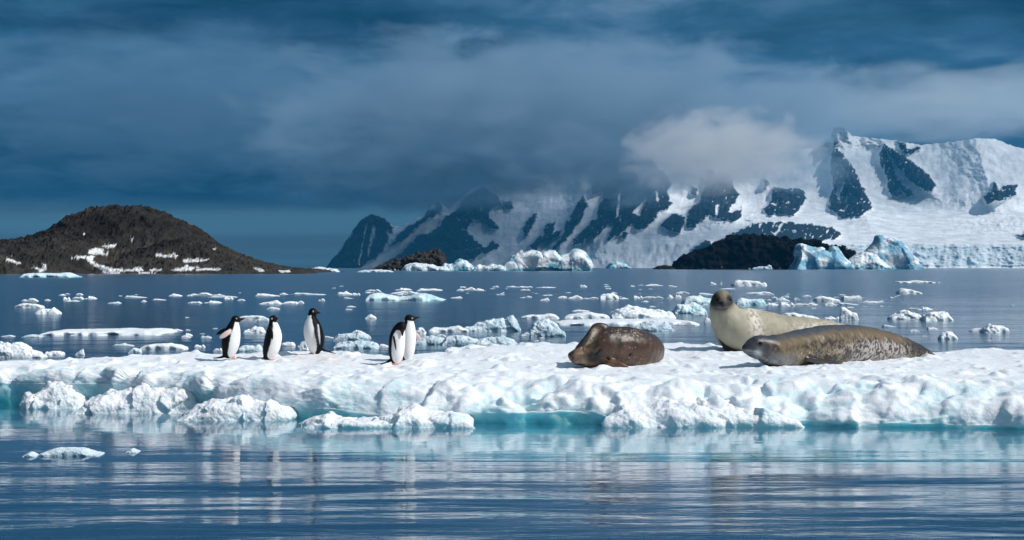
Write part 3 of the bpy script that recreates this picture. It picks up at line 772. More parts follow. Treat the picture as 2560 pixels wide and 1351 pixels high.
# ------------------------------------------------------------------ rocky island on the left
def build_island():
    Y0 = Yw(685.0)
    layers = [  # skyline in photograph points, distance, front width, plateau
        (ctrl([(-260, 660), (-120, 630), (0, 598), (60, 590), (110, 577), (140, 558), (180, 531), (220, 518), (270, 513), (340, 511), (380, 520), (420, 540), (455, 556), (472, 575), (485, 590), (520, 606), (560, 628), (600, 645), (640, 658), (700, 669), (770, 673), (790, 686)]), Y0 * 1.20, 55),
        (ctrl([(-260, 650), (-60, 612), (0, 600), (100, 591), (170, 586), (205, 592), (230, 605), (246, 622), (262, 650), (275, 690)]), Y0 * 1.09, 36),
        (ctrl([(285, 690), (300, 655), (325, 630), (360, 615), (410, 600), (455, 597), (520, 611), (580, 640), (640, 660), (700, 672), (740, 686)]), Y0 * 1.085, 30),
        (ctrl([(-260, 668), (-20, 630), (30, 640), (70, 660), (120, 668), (180, 664), (215, 676), (232, 684), (255, 660), (300, 648), (350, 652), (420, 645), (460, 655), (520, 664), (600, 662), (680, 674), (740, 676), (775, 685)]), Y0 * 1.025, 12),
    ]
    nu, nv = 560, 300
    px = np.linspace(-240, 800, nu); ys = Y0 * (0.985 + (np.linspace(0, 1, nv) ** 1.25) * 0.52)
    PXg = np.repeat(px[:, None], nv, 1); Yg = np.repeat(ys[None, :], nu, 0)
    Xg = (PXg - 1280) / F * Y0 * 1.08      # straight columns in the world
    Z = np.full(Xg.shape, -2.0)
    wob = fbm(np.stack([Xg.ravel() * 0.06, Yg.ravel() * 0.06, Xg.ravel() * 0], -1), 4, 0.55, off=5).reshape(Xg.shape)
    for sil, Yi, w in layers:
        pxl = 1280 + Xg / Yi * F
        h = CH - (sil(pxl) - HZ) / F * Yi
        d = (Yg + 6 * wob - Yi) / w
        pr = np.where(d < 0, np.clip(1 - np.abs(d), 0, 1) ** 0.75, np.clip(1 - (d * 0.45) ** 2, 0, 1))
        z = np.where(h > 0, h * pr, h) - 2.0 * (pr <= 0)
        Z = np.maximum(Z, z)
    p = np.stack([Xg.ravel(), Yg.ravel(), Z.ravel()], -1)
    rg = ridged(p * np.array([0.16, 0.16, 0.10]), 5, 0.6, off=2).reshape(Xg.shape); rb = fbm(p * 0.5, 4, 0.6, off=8).reshape(Xg.shape)
    amp = sstep(-1.0, 2.0, Z)
    Z2 = Z + amp * (0.9 * (rg - 1.7) * sstep(0, 10, Z + 3) + 0.5 * rb)
    v = np.stack([Xg, Yg, Z2], -1).reshape(-1, 3); q = grid_quads(nu, nv)
    n = normals_of(v, q)
    if n[:, 2].mean() < 0: q = q[:, ::-1]; n = -n
    v = v + n * (0.6 * (ridged(v * np.array([0.42, 0.42, 0.30]), 5, 0.65, off=19) - 1.7) * sstep(-0.5, 2.5, v[:, 2]))[:, None]
    PX, PY = to_px(v)
    def zi(pts): return [(x / 3.2, y / 3.2 + 480) for x, y in pts]
    patches = [zi(a) for a in (
        [(820, 435), (860, 425), (925, 422), (925, 440), (840, 448)], [(705, 475), (760, 450), (830, 455), (820, 485), (870, 500), (740, 505), (700, 490)],
        [(565, 525), (650, 515), (760, 518), (720, 535), (590, 530)], [(690, 535), (745, 530), (745, 560), (810, 590), (900, 615), (1070, 625), (1060, 637), (850, 635), (770, 600), (715, 565)],
        [(1215, 510), (1290, 500), (1300, 508), (1380, 505), (1400, 482), (1430, 510), (1400, 525), (1290, 520)], [(1450, 545), (1530, 540), (1600, 545), (1675, 543), (1600, 560), (1470, 565)],
        [(1370, 625), (1460, 605), (1520, 578), (1500, 600), (1600, 605), (1540, 625), (1400, 635)], [(1540, 625), (1640, 612), (1770, 615), (1760, 628), (1560, 632)],
        [(45, 530), (100, 545), (170, 570), (130, 575), (60, 555)], [(245, 605), (300, 608), (330, 620), (385, 625), (320, 645), (300, 625)],
        [(1060, 610), (1130, 605), (1150, 635), (1060, 630)], [(1200, 620), (1290, 625), (1280, 637), (1200, 635)], [(2020, 600), (2080, 615), (2120, 635), (2080, 645)], [(2230, 630), (2320, 628), (2320, 645), (2240, 645)],
        [(660, 330), (668, 328), (680, 345), (665, 345)], [(1040, 372), (1070, 375), (1045, 380)], [(1700, 450), (1725, 458), (1710, 462)], [(320, 580), (390, 583), (350, 592)], [(815, 640), (960, 638), (950, 655), (830, 655)], [(1095, 645), (1250, 640), (1240, 655), (1110, 654)])]
    snow = np.zeros(len(v), bool)
    jx = 2.0 * fbm(v * 0.4, 3, 0.6, off=5); jy = 1.5 * fbm(v * 0.4, 3, 0.6, off=15)
    for a in patches: snow |= in_poly(PX + jx, PY + jy, a)
    v[snow, 2] += 0.12
    c = 0.5 + 0.5 * fbm(v * 0.25, 4, 0.6, off=3); c2 = fbm(v * 0.05, 3, off=6)
    low = sstep(14, 3, v[:, 2])
    rk = np.stack([0.008 + 0.040 * c + 0.022 * low, 0.007 + 0.035 * c + 0.020 * low, 0.006 + 0.030 * c + 0.017 * low], -1) * (1 + 0.5 * c2)[:, None]
    col = np.where(snow[:, None], np.array([0.84, 0.86, 0.88]), np.clip(rk, 0.008, 1))
    me = mesh_from("island", v, q); set_col(me, col)
    tag(obj("island", me, MAT['rock']), "dark domed rocky island streaked with old snow", kind="structure")
build_island()

# ------------------------------------------------------------------ rocks and icebergs
def rock_col(base):
    def f(v, n, h):
        c = 0.5 + 0.5 * fbm(v / h * 5, 4, 0.6, off=3)
        col = np.array(base)[None, :] * (0.45 + 1.1 * c)[:, None]
        sn = (fbm(v / h * 6, 2, off=9) > 0.35) & (v[:, 2] < 0.06 * h)
        col[sn] = (0.75, 0.8, 0.84)
        return col
    return f
def berg_col(white=(0.84, 0.88, 0.91), blue=(0.12, 0.48, 0.62), amount=0.0, foot=0.10, dark=(0.03, 0.30, 0.36)):
    def f(v, n, h):
        m = sstep(0.10, 0.55, fbm(v / h * np.array([1.6, 1.6, 2.2]), 4, 0.55, off=3) + amount)
        c = np.array(white)[None] * (1 - m[:, None]) + np.array(blue)[None] * m[:, None]
        ft = sstep(foot * 1.6, foot * 0.4, v[:, 2] / h + 0.08 * fbm(v / h * 7, 2))[:, None]
        return c * (1 - ft) + np.array(blue)[None] * ft
    return f
def far_things():
    RK = MAT['rock']; BG = MAT['berg']
    R = dict(rough=0.26, p_edge=4.0, p_top=0.22, freq=4.5, kind='ridged', fine=0.12, dense=1.3, facet=(0.10, 60))
    B = dict(rough=0.22, p_edge=3.2, p_top=0.30, freq=1.8, kind='fbm', fine=0.03, dense=1.3, facet=(0.13, 34))
    o = px_lump("rock_islet", [(1682, 668), (1694, 655), (1712, 650), (1740, 640), (1762, 636), (1782, 622), (1796, 611), (1830, 606), (1876, 604), (1906, 606), (1950, 609), (2000, 612), (2040, 616), (2080, 625), (2110, 636), (2135, 660)], 674, 60, RK, 21, colfn=rock_col((0.0055, 0.0044, 0.0044)), **R)
    tag(o, "long flat-topped black rock islet beside the blue icebergs", "rock")
    o = px_lump("rock_islet", [(1632, 673), (1645, 667), (1660, 664), (1675, 668), (1688, 673)], 674, 12, RK, 22, colfn=rock_col((0.03, 0.024, 0.022)), **R)
    tag(o, "small low black rock at the tip of the long black islet", "rock")
    o = px_lump("rock_islet", [(2118, 672), (2132, 665), (2148, 668), (2165, 672)], 674, 10, RK, 23, Y=Yw(674) * 1.0, colfn=rock_col((0.02, 0.016, 0.015)), **R)
    tag(o, "little black rock between the blue iceberg and the white dome", "rock")
    o = px_lump("rock_headland", [(935, 678), (970, 665), (1010, 654), (1050, 644), (1080, 637), (1100, 632), (1108, 645), (1114, 662), (1118, 676)], 678, 30, RK, 24, Y=Yw(678) * 1.16, colfn=rock_col((0.055, 0.047, 0.042)), **R)
    tag(o, "grey rock headland rising to a blunt end behind the low icebergs", "rock")
    Y2 = Yw(674) * 0.97
    SB = dict(rough=0.08, p_edge=2.6, p_top=0.42, freq=1.6, kind='fbm', fine=0.02, dense=1.4, facet=(0.12, 12))
    o = px_lump("iceberg", [(1980, 672), (1988, 640), (1996, 614), (2010, 617), (2030, 622), (2052, 620), (2072, 628), (2082, 618), (2094, 622), (2106, 642), (2118, 656), (2124, 670)], 674, 45, BG, 31, Y=Y2, colfn=berg_col(amount=0.42, blue=(0.24, 0.52, 0.68)), **SB)  # extra blue in the colour paints its near side as shaded
    tag(o, "blue shaded iceberg leaning on the end of the long black islet", "iceberg")
    o = px_lump("iceberg", [(2118, 664), (2130, 644), (2146, 634), (2166, 630), (2186, 637), (2204, 652), (2222, 669)], 674, 40, BG, 32, Y=Y2, colfn=berg_col(amount=-0.35), rough=0.12, p_edge=2.2, p_top=0.5, freq=6, fine=0.05, dense=1.3)
    tag(o, "low white domed iceberg below the jagged peak berg", "iceberg")
    o = px_lump("iceberg", [(2150, 640), (2172, 624), (2184, 612), (2192, 592), (2204, 590), (2226, 594), (2246, 606), (2262, 622), (2282, 646), (2300, 664), (2306, 672)], 674, 55, BG, 33, Y=Y2 * 1.04, colfn=berg_col(amount=0.42, blue=(0.20, 0.46, 0.62)), rough=0.04, p_edge=3.0, p_top=0.40, freq=1.6, kind='fbm', fine=0.02, dense=1.5, facet=(0.10, 14))  # strong blue share puts the shade of the near face into the colour
    tag(o, "tall jagged blue and white iceberg with a leaning peak", "iceberg")
    o = px_lump("iceberg", [(1880, 672), (1894, 668), (1908, 666), (1916, 668), (1922, 662), (1928, 663), (1930, 672)], 675, 8, BG, 34, Y=Yw(674) * 0.94, colfn=berg_col(amount=0.1), **B)
    tag(o, "small pale blue berg at the foot of the long black islet", "iceberg")
    Y3 = Yw(678)
    o = px_lump("iceberg", [(1255, 672), (1262, 655), (1280, 646), (1308, 633), (1330, 631), (1350, 632), (1356, 640), (1358, 628), (1376, 627), (1384, 624), (1396, 630), (1400, 642), (1424, 642), (1432, 633), (1440, 629), (1456, 632), (1472, 646), (1477, 664), (1476, 674)], 678, 34, BG, 41, Y=Y3, colfn=berg_col(amount=0.0, blue=(0.16, 0.56, 0.68)), rough=0.14, p_edge=4.5, p_top=0.20, freq=2.2, kind='fbm', fine=0.018, dense=1.5, facet=(0.17, 42))
    tag(o, "largest white iceberg with broken blocks and a notched top", "iceberg")
    o = px_lump("iceberg", [(1003, 676), (1015, 664), (1040, 660), (1070, 662), (1100, 668), (1122, 672), (1126, 677)], 679, 22, BG, 42, Y=Y3 * .99, colfn=berg_col(amount=-0.15), **B)
    tag(o, "low white slab iceberg before the grey headland", "iceberg")
    o = px_lump("iceberg", [(1104, 672), (1112, 659), (1130, 662), (1142, 655), (1150, 650), (1166, 655), (1180, 665), (1190, 674)], 679, 18, BG, 43, Y=Y3, colfn=berg_col(amount=0.14, blue=(0.10, 0.46, 0.62)), **B)
    tag(o, "jagged bluish iceberg with a small peak beside the low slab berg", "iceberg")
    o = px_lump("iceberg", [(1182, 675), (1198, 663), (1214, 668), (1230, 661), (1250, 664), (1262, 670), (1266, 677)], 679, 16, BG, 44, Y=Y3 * .985, colfn=berg_col(amount=0.02), **B)
    tag(o, "low crumbled iceberg joining the foot of the largest berg", "iceberg")
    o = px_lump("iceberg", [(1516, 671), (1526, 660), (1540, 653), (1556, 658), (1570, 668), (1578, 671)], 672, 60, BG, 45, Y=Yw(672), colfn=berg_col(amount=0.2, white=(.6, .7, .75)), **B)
    tag(o, "distant hazy iceberg off the glacier foot", "iceberg")
    o = px_lump("iceberg", [(779, 676), (784, 670), (800, 669), (812, 671), (840, 673), (847, 679)], 681, 12, BG, 46, colfn=berg_col(amount=0.0), **B)
    tag(o, "small flat white berg off the tip of the rocky island", "iceberg")
    o = px_lump("iceberg", [(890, 680), (910, 676), (950, 675), (975, 677), (985, 680)], 681, 8, BG, 47, colfn=berg_col(amount=-.1), **B)
    tag(o, "thin white ice strip at the foot of the grey headland", "iceberg")
    o = px_lump("iceberg", [(57, 692), (70, 684), (100, 683), (140, 684), (172, 682), (184, 687), (198, 693)], 694, 7, MAT['teal'], 48, icelow=0.9, rough=0.15, p_edge=3, p_top=.35, freq=3, fine=0.06, dense=1.3)
    tag(o, "low turquoise berg drifting before the rocky island", "iceberg")
far_things()

# ------------------------------------------------------------------ drift ice between the floe and the far shore
def drift():
    C, G, T = MAT['chunk'], MAT['clear'], MAT['teal']
    D = dict(rough=0.30, p_edge=2.4, p_top=0.5, freq=2.2, fine=0.05, facet=(0.10, 22))
    flat = dict(rough=0.20, p_edge=5.0, p_top=0.25, freq=2.4, fine=0.05)
    named = [
        # x0, x1, base, top, material, peaks, label, options
        (918, 1113, 752, 730, T, [(0, .85), (.12, 1), (.22, .85), (.42, .45), (.55, .6), (.68, .95), (.8, .8), (1, .1)], "two-humped turquoise berg piece with a dark blue end", dict(rough=.18, p_edge=3, p_top=.4, freq=3, fine=.06)),
        (120, 430, 838, 821, C, [(0, .4), (.08, .8), (.3, .85), (.5, .9), (.62, 1), (.72, .85), (.85, 1), (.95, .8), (1, .4)], "long flat ice slab with a grey waterline, far in length the largest floating plate", flat),
        (-20, 118, 895, 853, C, [(0, .9), (.3, 1), (.55, .95), (.65, .8), (.72, .55), (.85, .4), (1, .12)], "heaped white ice mound touching the far edge of the floe", D),
        (1160, 1300, 829, 786, G, [(0, .15), (.2, .35), (.4, .75), (.55, .85), (.68, .95), (.75, .8), (.86, 1), (.92, .75), (1, .2)], "glassy ice lump with spiky crest", D),
        (1072, 1172, 830, 813, C, [(0, .4), (.1, .7), (.4, .6), (.75, 1), (.85, .6), (1, .5)], "flat ice plate beside the spiky glassy lump", flat),
        (1323, 1414, 842, 798, G, [(0, .7), (.15, .85), (.5, 1), (.7, .85), (.85, .5), (1, .15)], "rounded sugary ice boulder standing alone beyond the brown seal", D),
        (1522, 1690, 797, 764, C, [(0, .4), (.1, .75), (.3, 1), (.55, .85), (.75, .65), (.9, .45), (1, .2)], "broad white ice mound with knobs, behind the brown seal", D),
        (1388, 1750, 813, 797, C, [(0, .7), (.2, .8), (.5, .95), (.8, 1), (1, .4)], "very long thin ice plate under the broad white mound", flat),
        (1588, 1682, 828, 801, G, [(0, .3), (.3, .9), (.5, 1), (.8, .9), (1, .4)], "grey glassy ice dome just past the brown seal's back", D),
        (1705, 1800, 762, 738, T, [(0, .6), (.2, 1), (.5, .95), (.75, .7), (1, .3)], "smooth turquoise ice dome beside the upright seal's head", dict(rough=.12, p_edge=2.2, p_top=.5, freq=2, fine=.04)),
        (1682, 1765, 785, 752, T, [(0, .3), (.15, .8), (.35, .7), (.6, 1), (.8, .7), (1, .2)], "pale turquoise ice cluster below the smooth dome", D),
        (1838, 1914, 764, 742, T, [(0, .6), (.2, 1), (.45, .75), (.7, .8), (.9, .9), (1, .5)], "turquoise saddle-shaped ice block behind the upright seal's neck", dict(rough=.15, p_edge=3, p_top=.4, freq=2, fine=.05)),
        (1829, 1916, 716, 699, C, [(0, .6), (.15, 1), (.6, .9), (.8, .7), (.86, .4), (.93, .8), (1, .5)], "flat white slab with a small knob at its end", flat),
        (2098, 2146, 801, 760, C, [(0, 1), (.15, .98), (.6, .6), (.9, .45), (1, .3)], "white ice fin standing upright like a tooth", dict(rough=.12, p_edge=3, p_top=.3, freq=2, fine=.05)),
        (2242, 2302, 735, 720, C, [(0, .6), (.2, 1), (.5, .85), (1, .25)], "white wedge of ice tapering to one side", flat),
        (2240, 2336, 708, 700, C, [(0, .5), (.4, .6), (.5, 1), (.6, .8), (1, .4)], "thin white ice strip far out beyond the wedge", flat),
        (2222, 2304, 799, 775, C, [(0, .2), (.2, .7), (.5, 1), (.75, .8), (1, .6)], "humped ice chunk with snow top beyond the spotted seal's back", D),
        (2306, 2380, 802, 778, C, [(0, .5), (.2, .9), (.5, 1), (.8, .9), (1, .3)], "broken knobbly ice chunk beside the humped one", D),
        (2348, 2392, 849, 825, C, [(0, .5), (.3, .9), (.6, 1), (1, .4)], "small round ice lump near the spotted seal's tail", D),
        (2454, 2518, 832, 807, C, [(0, .3), (.35, 1), (.6, .7), (1, .6)], "peaked ice lump off the right end of the floe", D),
        (2034, 2098, 755, 739, C, [(0, .7), (.3, 1), (.7, .7), (1, .3)], "smooth white ice loaf beyond the pale seal's back", flat),
        (2104, 2152, 751, 736, C, [(0, 1), (.3, .7), (.6, .7), (.95, .95), (1, .5)], "white ice block with two raised corners", flat),
        (1498, 1548, 749, 732, C, [(0, .6), (.3, .9), (.7, 1), (1, .4)], "square snow-topped ice cake in the far drift line", D),
        (1408, 1524, 799, 778, C, [(0, .4), (.3, .8), (.55, 1), (.7, .8), (1, .6)], "flat ice plate with two small bumps ahead of the broad mound", flat),
        (1302, 1398, 797, 783, C, [(0, .4), (.2, .7), (.6, .8), (.75, 1), (.9, .8), (1, .3)], "thin ice plate with loose blocks, at the head of the plate row", flat),
        (912, 942, 797, 785, C, [(0, .1), (.5, 1), (1, .15)], "tiny pyramid of ice alone above the paired penguins", D),
        (598, 668, 800, 788, C, [(0, .8), (.5, 1), (.8, .9), (1, .5)], "thin white plate behind the second penguin's head", flat),
        (634, 676, 806, 792, G, [(0, .3), (.6, 1), (1, .7)], "glassy wedge under the thin plate by the second penguin", D),
        (611, 664, 833, 814, C, [(0, .4), (.3, .5), (.5, 1), (.75, .9), (1, .4)], "knobbly white chunk between the flippered penguin and its neighbour", D),
        (596, 658, 879, 860, G, [(0, .7), (.4, .8), (.7, .7), (.8, 1), (1, .4)], "glassy sliver with a small horn between two penguins", D),
        (702, 738, 866, 853, C, [(0, .4), (.4, 1), (.8, .9), (1, .3)], "small white lump right of the second penguin's belly", D),
        (742, 772, 877, 846, C, [(0, .2), (.5, .9), (.8, 1), (1, .6)], "white ice heap touching the third penguin's belly", D),
        (834, 924, 850, 827, G, [(0, .4), (.3, .8), (.55, .7), (.7, 1), (1, .5)], "glassy broken cluster beside the tall penguin", D),
        (838, 948, 872, 851, G, [(0, .7), (.3, .8), (.6, 1), (.9, .8), (1, .3)], "pale ice hump below the glassy cluster", D),
        (1036, 1064, 838, 817, C, [(0, .4), (.4, 1), (.8, .95), (1, .5)], "upright ice shard beside the paired penguins", D),
        (1032, 1120, 862, 836, G, [(0, .5), (.3, .8), (.6, 1), (1, .6)], "grey glassy jumble right of the paired penguins", D),
        (1105, 1200, 864, 836, G, [(0, .6), (.3, 1), (.7, .8), (1, .5)], "second glassy jumble, between shard and boulder", D),
        (1190, 1292, 866, 838, G, [(0, .5), (.4, 1), (.8, .8), (1, .4)], "third glassy jumble below the spiky lump", D),
        (1108, 1245, 884, 858, C, [(0, .5), (.15, .7), (.3, .6), (.5, 1), (.75, .8), (1, .3)], "smooth white hump at the far edge of the floe", dict(rough=.15, p_edge=2.2, p_top=.5, freq=2, fine=.05)),
        (352, 468, 874, 857, C, [(0, .5), (.3, .9), (.6, 1), (.85, .7), (1, .3)], "low white plate by the far edge of the floe below the long slab", flat),
        (322, 354, 884, 867, G, [(0, .5), (.4, 1), (1, .6)], "glassy stub at the far edge of the floe", D),
        (112, 160, 888, 876, C, None, "small crumbled heap next to the heaped white mound", D),
        (188, 212, 889, 872, G, [(0, .2), (.8, 1), (1, .5)], "tiny curled ice shard standing at the floe's far edge", D),
        (41, 110, 770, 757, C, [(0, .5), (.3, 1), (.7, .8), (1, .3)], "smooth white chunk, larger of the pair before the island", flat),
        (90, 150, 785, 767, C, [(0, .4), (.3, .8), (.6, .7), (.75, 1), (1, .3)], "chunk with a fin, smaller of the pair before the island", D),
        (1955, 2045, 801, 780, C, [(0, .9), (.3, 1), (.7, .6), (1, .4)], "flat white ice tongue just behind the pale seal's back", flat),
        (98, 258, 1141, 1118, G, [(0, .3), (.25, .9), (.5, 1), (.7, .9), (.85, .4), (1, .3)], "thin wet ice plate awash in the foreground water", dict(rough=.2, p_edge=4, p_top=.25, freq=3, fine=.08, depth=0.35)),
        (60, 96, 1143, 1128, G, [(0, .3), (.5, 1), (1, .3)], "little wet ice lump beside the awash plate", dict(rough=.3, freq=3, fine=.08, depth=0.2)),
        (316, 348, 1133, 1119, G, [(0, .3), (.5, 1), (1, .3)], "lone clear ice nub past the end of the awash plate", dict(rough=.3, freq=3, fine=.08, depth=0.2)),
    ]
    for i, (x0, x1, b, t, m, pk, lab, kw) in enumerate(named):
        o = block("ice_chunk", x0, x1, b, t, m, 100 + i, peaks=pk, dense=1.2, **kw)
        tag(o, lab, "ice chunk")
    # smaller pieces: a dozen shapes, each piece its own object
    shapes = []
    r = np.random.default_rng(5)
    for k in range(14):
        kk = r.integers(3, 6); us = np.sort(r.uniform(-.8, .8, kk)); hs = r.uniform(0.35, 1, kk); hs[r.integers(0, kk)] = 1
        pr = prof_pts([(-1, .15)] + list(zip(us, hs)) + [(1, .15)])
        fl = k % 3 == 0
        v, q = lump_mesh("ice_fragment", 2.0, 1.3, 0.75, pr, 300 + k, nx=34, rough=.3, p_edge=5 if fl else 2.3, p_top=.25 if fl else .5, freq=2.2, fine=.06)
        v[:, 2] *= 1 / 0.75
        for mi, m in enumerate((C, G)):
            me = mesh_from("ice_fragment", v, q); set_float(me, 0.3 * sstep(.3, 0, v[:, 2]), "ice"); me.materials.append(m)
            shapes.append(me)
    def frag(x0, x1, b, t, i, glass=False):
        Y = Yw(b); w = (x1 - x0) / F * Y; h = max((b - t) / F * Y * 0.8, 0.01)
        me = shapes[(int(i) % 14) * 2 + (1 if glass else 0)]
        o = bpy.data.objects.new("ice_fragment", me); COL.objects.link(o)
        d = min(w * r.uniform(.5, .9), 3.5 + 0.3 * w)
        o.location = ((x0 + x1) / 2 / F * Y - 1280 / F * Y, Y + d / 2, 0); o.scale = (w / 2 * (-1 if i % 2 else 1), d / 1.3, h)
        return o
    listed = [(52, 92, 754, 745), (110, 126, 752, 747), (156, 174, 751, 740), (178, 206, 749, 740), (210, 240, 748, 739), (164, 196, 754, 750), (188, 206, 738, 732), (308, 362, 745, 738), (352, 366, 755, 749), (378, 412, 751, 747), (268, 300, 759, 754),
              (52, 100, 844, 835), (0, 34, 842, 838), (420, 452, 741, 733), (472, 528, 739, 731), (530, 560, 740, 734), (558, 582, 749, 741), (468, 502, 759, 753), (508, 552, 758, 751), (520, 590, 744, 739), (592, 612, 752, 747),
              (636, 698, 741, 732), (698, 720, 737, 731), (720, 812, 738, 732), (646, 702, 761, 750), (704, 742, 760, 752), (738, 760, 759, 751), (664, 698, 774, 766), (795, 812, 753, 746), (842, 884, 738, 726), (880, 900, 738, 731), (912, 952, 730, 722),
              (986, 1030, 726, 719), (1042, 1106, 727, 720), (974, 1050, 735, 727), (858, 882, 747, 743), (866, 890, 768, 764), (862, 880, 775, 772), (1126, 1156, 746, 741), (1140, 1160, 728, 721), (1158, 1190, 726, 717), (1186, 1210, 727, 720),
              (1230, 1248, 719, 714), (1264, 1298, 719, 714), (1296, 1332, 719, 715), (1300, 1326, 727, 722), (1340, 1392, 720, 717), (1449, 1468, 719, 710), (1510, 1526, 718, 714), (1576, 1588, 717, 713), (1614, 1660, 715, 709), (1668, 1694, 718, 713),
              (1350, 1374, 752, 744), (1394, 1418, 746, 739), (1418, 1458, 748, 737), (1314, 1330, 744, 739), (1458, 1500, 748, 743), (1548, 1572, 748, 743), (1582, 1608, 747, 737), (1606, 1660, 747, 739), (1668, 1684, 746, 735), (1688, 1704, 746, 734), (1690, 1725, 734, 728), (1745, 1790, 738, 731), (1740, 1760, 744, 736),
              (1774, 1792, 712, 704), (1800, 1806, 712, 701), (1730, 1770, 790, 775), (1690, 1738, 814, 800), (1760, 1778, 806, 790), (1890, 1936, 738, 729), (1936, 1976, 754, 739), (1948, 1988, 766, 752), (1986, 2024, 764, 757), (1910, 1950, 764, 756), (1960, 1974, 744, 737), (1984, 2000, 750, 743), (2020, 2046, 762, 756),
              (2062, 2094, 764, 752), (2092, 2150, 763, 756), (2158, 2174, 757, 750), (2168, 2200, 758, 752), (2006, 2030, 742, 737), (2052, 2070, 748, 741), (2130, 2160, 746, 742), (2060, 2100, 800, 789), (2090, 2120, 800, 790), (2270, 2300, 774, 768), (2296, 2334, 775, 766), (2320, 2346, 824, 817), (2428, 2468, 829, 818), (2208, 2240, 818, 811), (2276, 2300, 829, 822), (2344, 2352, 708, 704),
              (1870, 1930, 734, 729), (1800, 1840, 724, 720), (1300, 1330, 842, 829), (1430, 1475, 779, 774), (1240, 1262, 738, 733), (280, 332, 866, 857), (484, 512, 869, 860), (532, 556, 880, 868), (456, 480, 840, 832), (500, 528, 846, 838), (1006, 1030, 842, 833), (948, 975, 868, 858), (880, 905, 832, 824)]
    short = []
    for x0, x1, b, t, m, pk, lb, kw in named:
        w = lb
        for cut in (" with ", " beyond", " behind", " beside", " before", " far ", " standing", " touching", " under", " just", " below", " tapering", " in the", " ahead", " alone", " between", " right of", " by ", " next", " at ", " off ", " past", " near", ",", " awash"):
            w = w.split(cut)[0]
        short.append(w)
    ok = [k for k in range(len(named)) if short.count(short[k]) == 1]
    def frag_label(x0, x1, b, t, i, glass):
        cx = (x0 + x1) / 2
        k = min(ok, key=lambda k: math.hypot(max(named[k][0] - cx, cx - named[k][1], 0), 4 * (named[k][2] - b)))
        w = x1 - x0
        size = "tiny" if w < 13 else "small" if w < 34 else "larger"
        return "%s %s ice %s drifting near the %s" % (size, "glassy grey" if glass else "white", "plate" if (int(i) % 14) % 3 == 0 else "fragment", short[k])
    grp = "scattered ice fragments"
    for i, (x0, x1, b, t) in enumerate(listed):
        o = frag(x0, x1, b, t, i, glass=(i % 4 == 3)); tag(o, frag_label(x0, x1, b, t, i, i % 4 == 3), "ice fragment", grp)
    # crumbs in the same drift lines
    for i in range(120):
        band = r.choice(5, p=[.30, .26, .2, .14, .10])
        if band == 0: b = r.normal(741, 5); x = r.uniform(150, 2250)
        elif band == 1: b = r.normal(760, 6); x = r.normal(1950, 190)
        elif band == 2: b = r.uniform(712, 735); x = r.uniform(780, 1800)
        elif band == 3: b = r.normal(850, 10); x = r.normal(1080, 150)
        else: b = r.uniform(790, 870); x = r.choice([r.uniform(430, 560), r.uniform(2100, 2500)])
        w = r.uniform(4, 14) * (1 + (b - 700) / 160); h = w * r.uniform(.12, .3)
        o = frag(x - w / 2, x + w / 2, b, b - h, i, glass=(i % 3 == 0)); tag(o, frag_label(x - w / 2, x + w / 2, b, b - h, i, i % 3 == 0), "ice fragment", grp)
drift()

# ------------------------------------------------------------------ animals: one continuous skin each
def chain_sdf(G, pts, rad, scale=(1, 1, 1)):
    """distance from grid points G (n,3) to a chain of balls; scale stretches space before measuring"""
    s = np.array(scale, float); d = np.full(len(G), 1e9); Gs = G * s
    for p, r in zip(pts, rad):
        q = Gs - p * s
        d = np.minimum(d, np.sqrt((q * q).sum(1)) - r)
    return d
def eval_sdf(lo, hi, h, fn):
    """sample fn on a grid, finely only where the surface passes"""
    lo = np.array(lo, float); n = (np.ceil((np.array(hi) - lo) / h / 4).astype(int) + 1) * 4 + 1
    ax = [lo[i] + np.arange(0, n[i], 4) * h for i in range(3)]
    C = np.stack([a.ravel() for a in np.meshgrid(*ax, indexing='ij')], -1)
    nc = [len(a) for a in ax]
    dc = fn(C).reshape(nc)
    f = np.repeat(np.repeat(np.repeat(dc, 4, 0), 4, 1), 4, 2)
    f = f[:n[0], :n[1], :n[2]].copy() if all(f.shape[i] >= n[i] for i in range(3)) else f
    near = np.argwhere(np.abs(f) < 9.0 * h)
    f[near[:, 0], near[:, 1], near[:, 2]] = fn(lo + near * h)
    return f
def smin(a, b, k):
    h = np.clip(0.5 + 0.5 * (b - a) / k, 0, 1); return b * (1 - h) + a * h - k * h * (1 - h)
def skin_grid(lo, hi, h):
    n = np.ceil((np.array(hi) - np.array(lo)) / h).astype(int) + 1
    ax = [lo[i] + np.arange(n[i]) * h for i in range(3)]
    X, Y, Z = np.meshgrid(*ax, indexing='ij')
    return np.stack([X.ravel(), Y.ravel(), Z.ravel()], -1), n

def ball(name, r, col, parent, loc, rough=0.15, sq=(1, 1, 1)):
    key = "%s_%.3f_%.3f_%.3f" % (name, *col)
    if key not in MAT:
        m, nt, out = new_mat(key); n = NT(nt)
        n.principled(out, n.mix(n.noise(400, 2), col, tuple(c * 0.85 for c in col)), rough); MAT[key] = m
    u = np.linspace(0, 2 * math.pi, 17)[:-1]; w = np.linspace(0, math.pi, 9)
    vs = []; 
    for b in w:
        for a in u: vs.append((math.sin(b) * math.cos(a) * sq[0] * r, math.sin(b) * math.sin(a) * sq[1] * r, math.cos(b) * sq[2] * r))
    qs = [(i * 16 + j, (i + 1) * 16 + j, (i + 1) * 16 + (j + 1) % 16, i * 16 + (j + 1) % 16) for i in range(8) for j in range(16)]
    o = obj(name, mesh_from(name, vs, qs), MAT[key], parent); o.location = loc
    return o

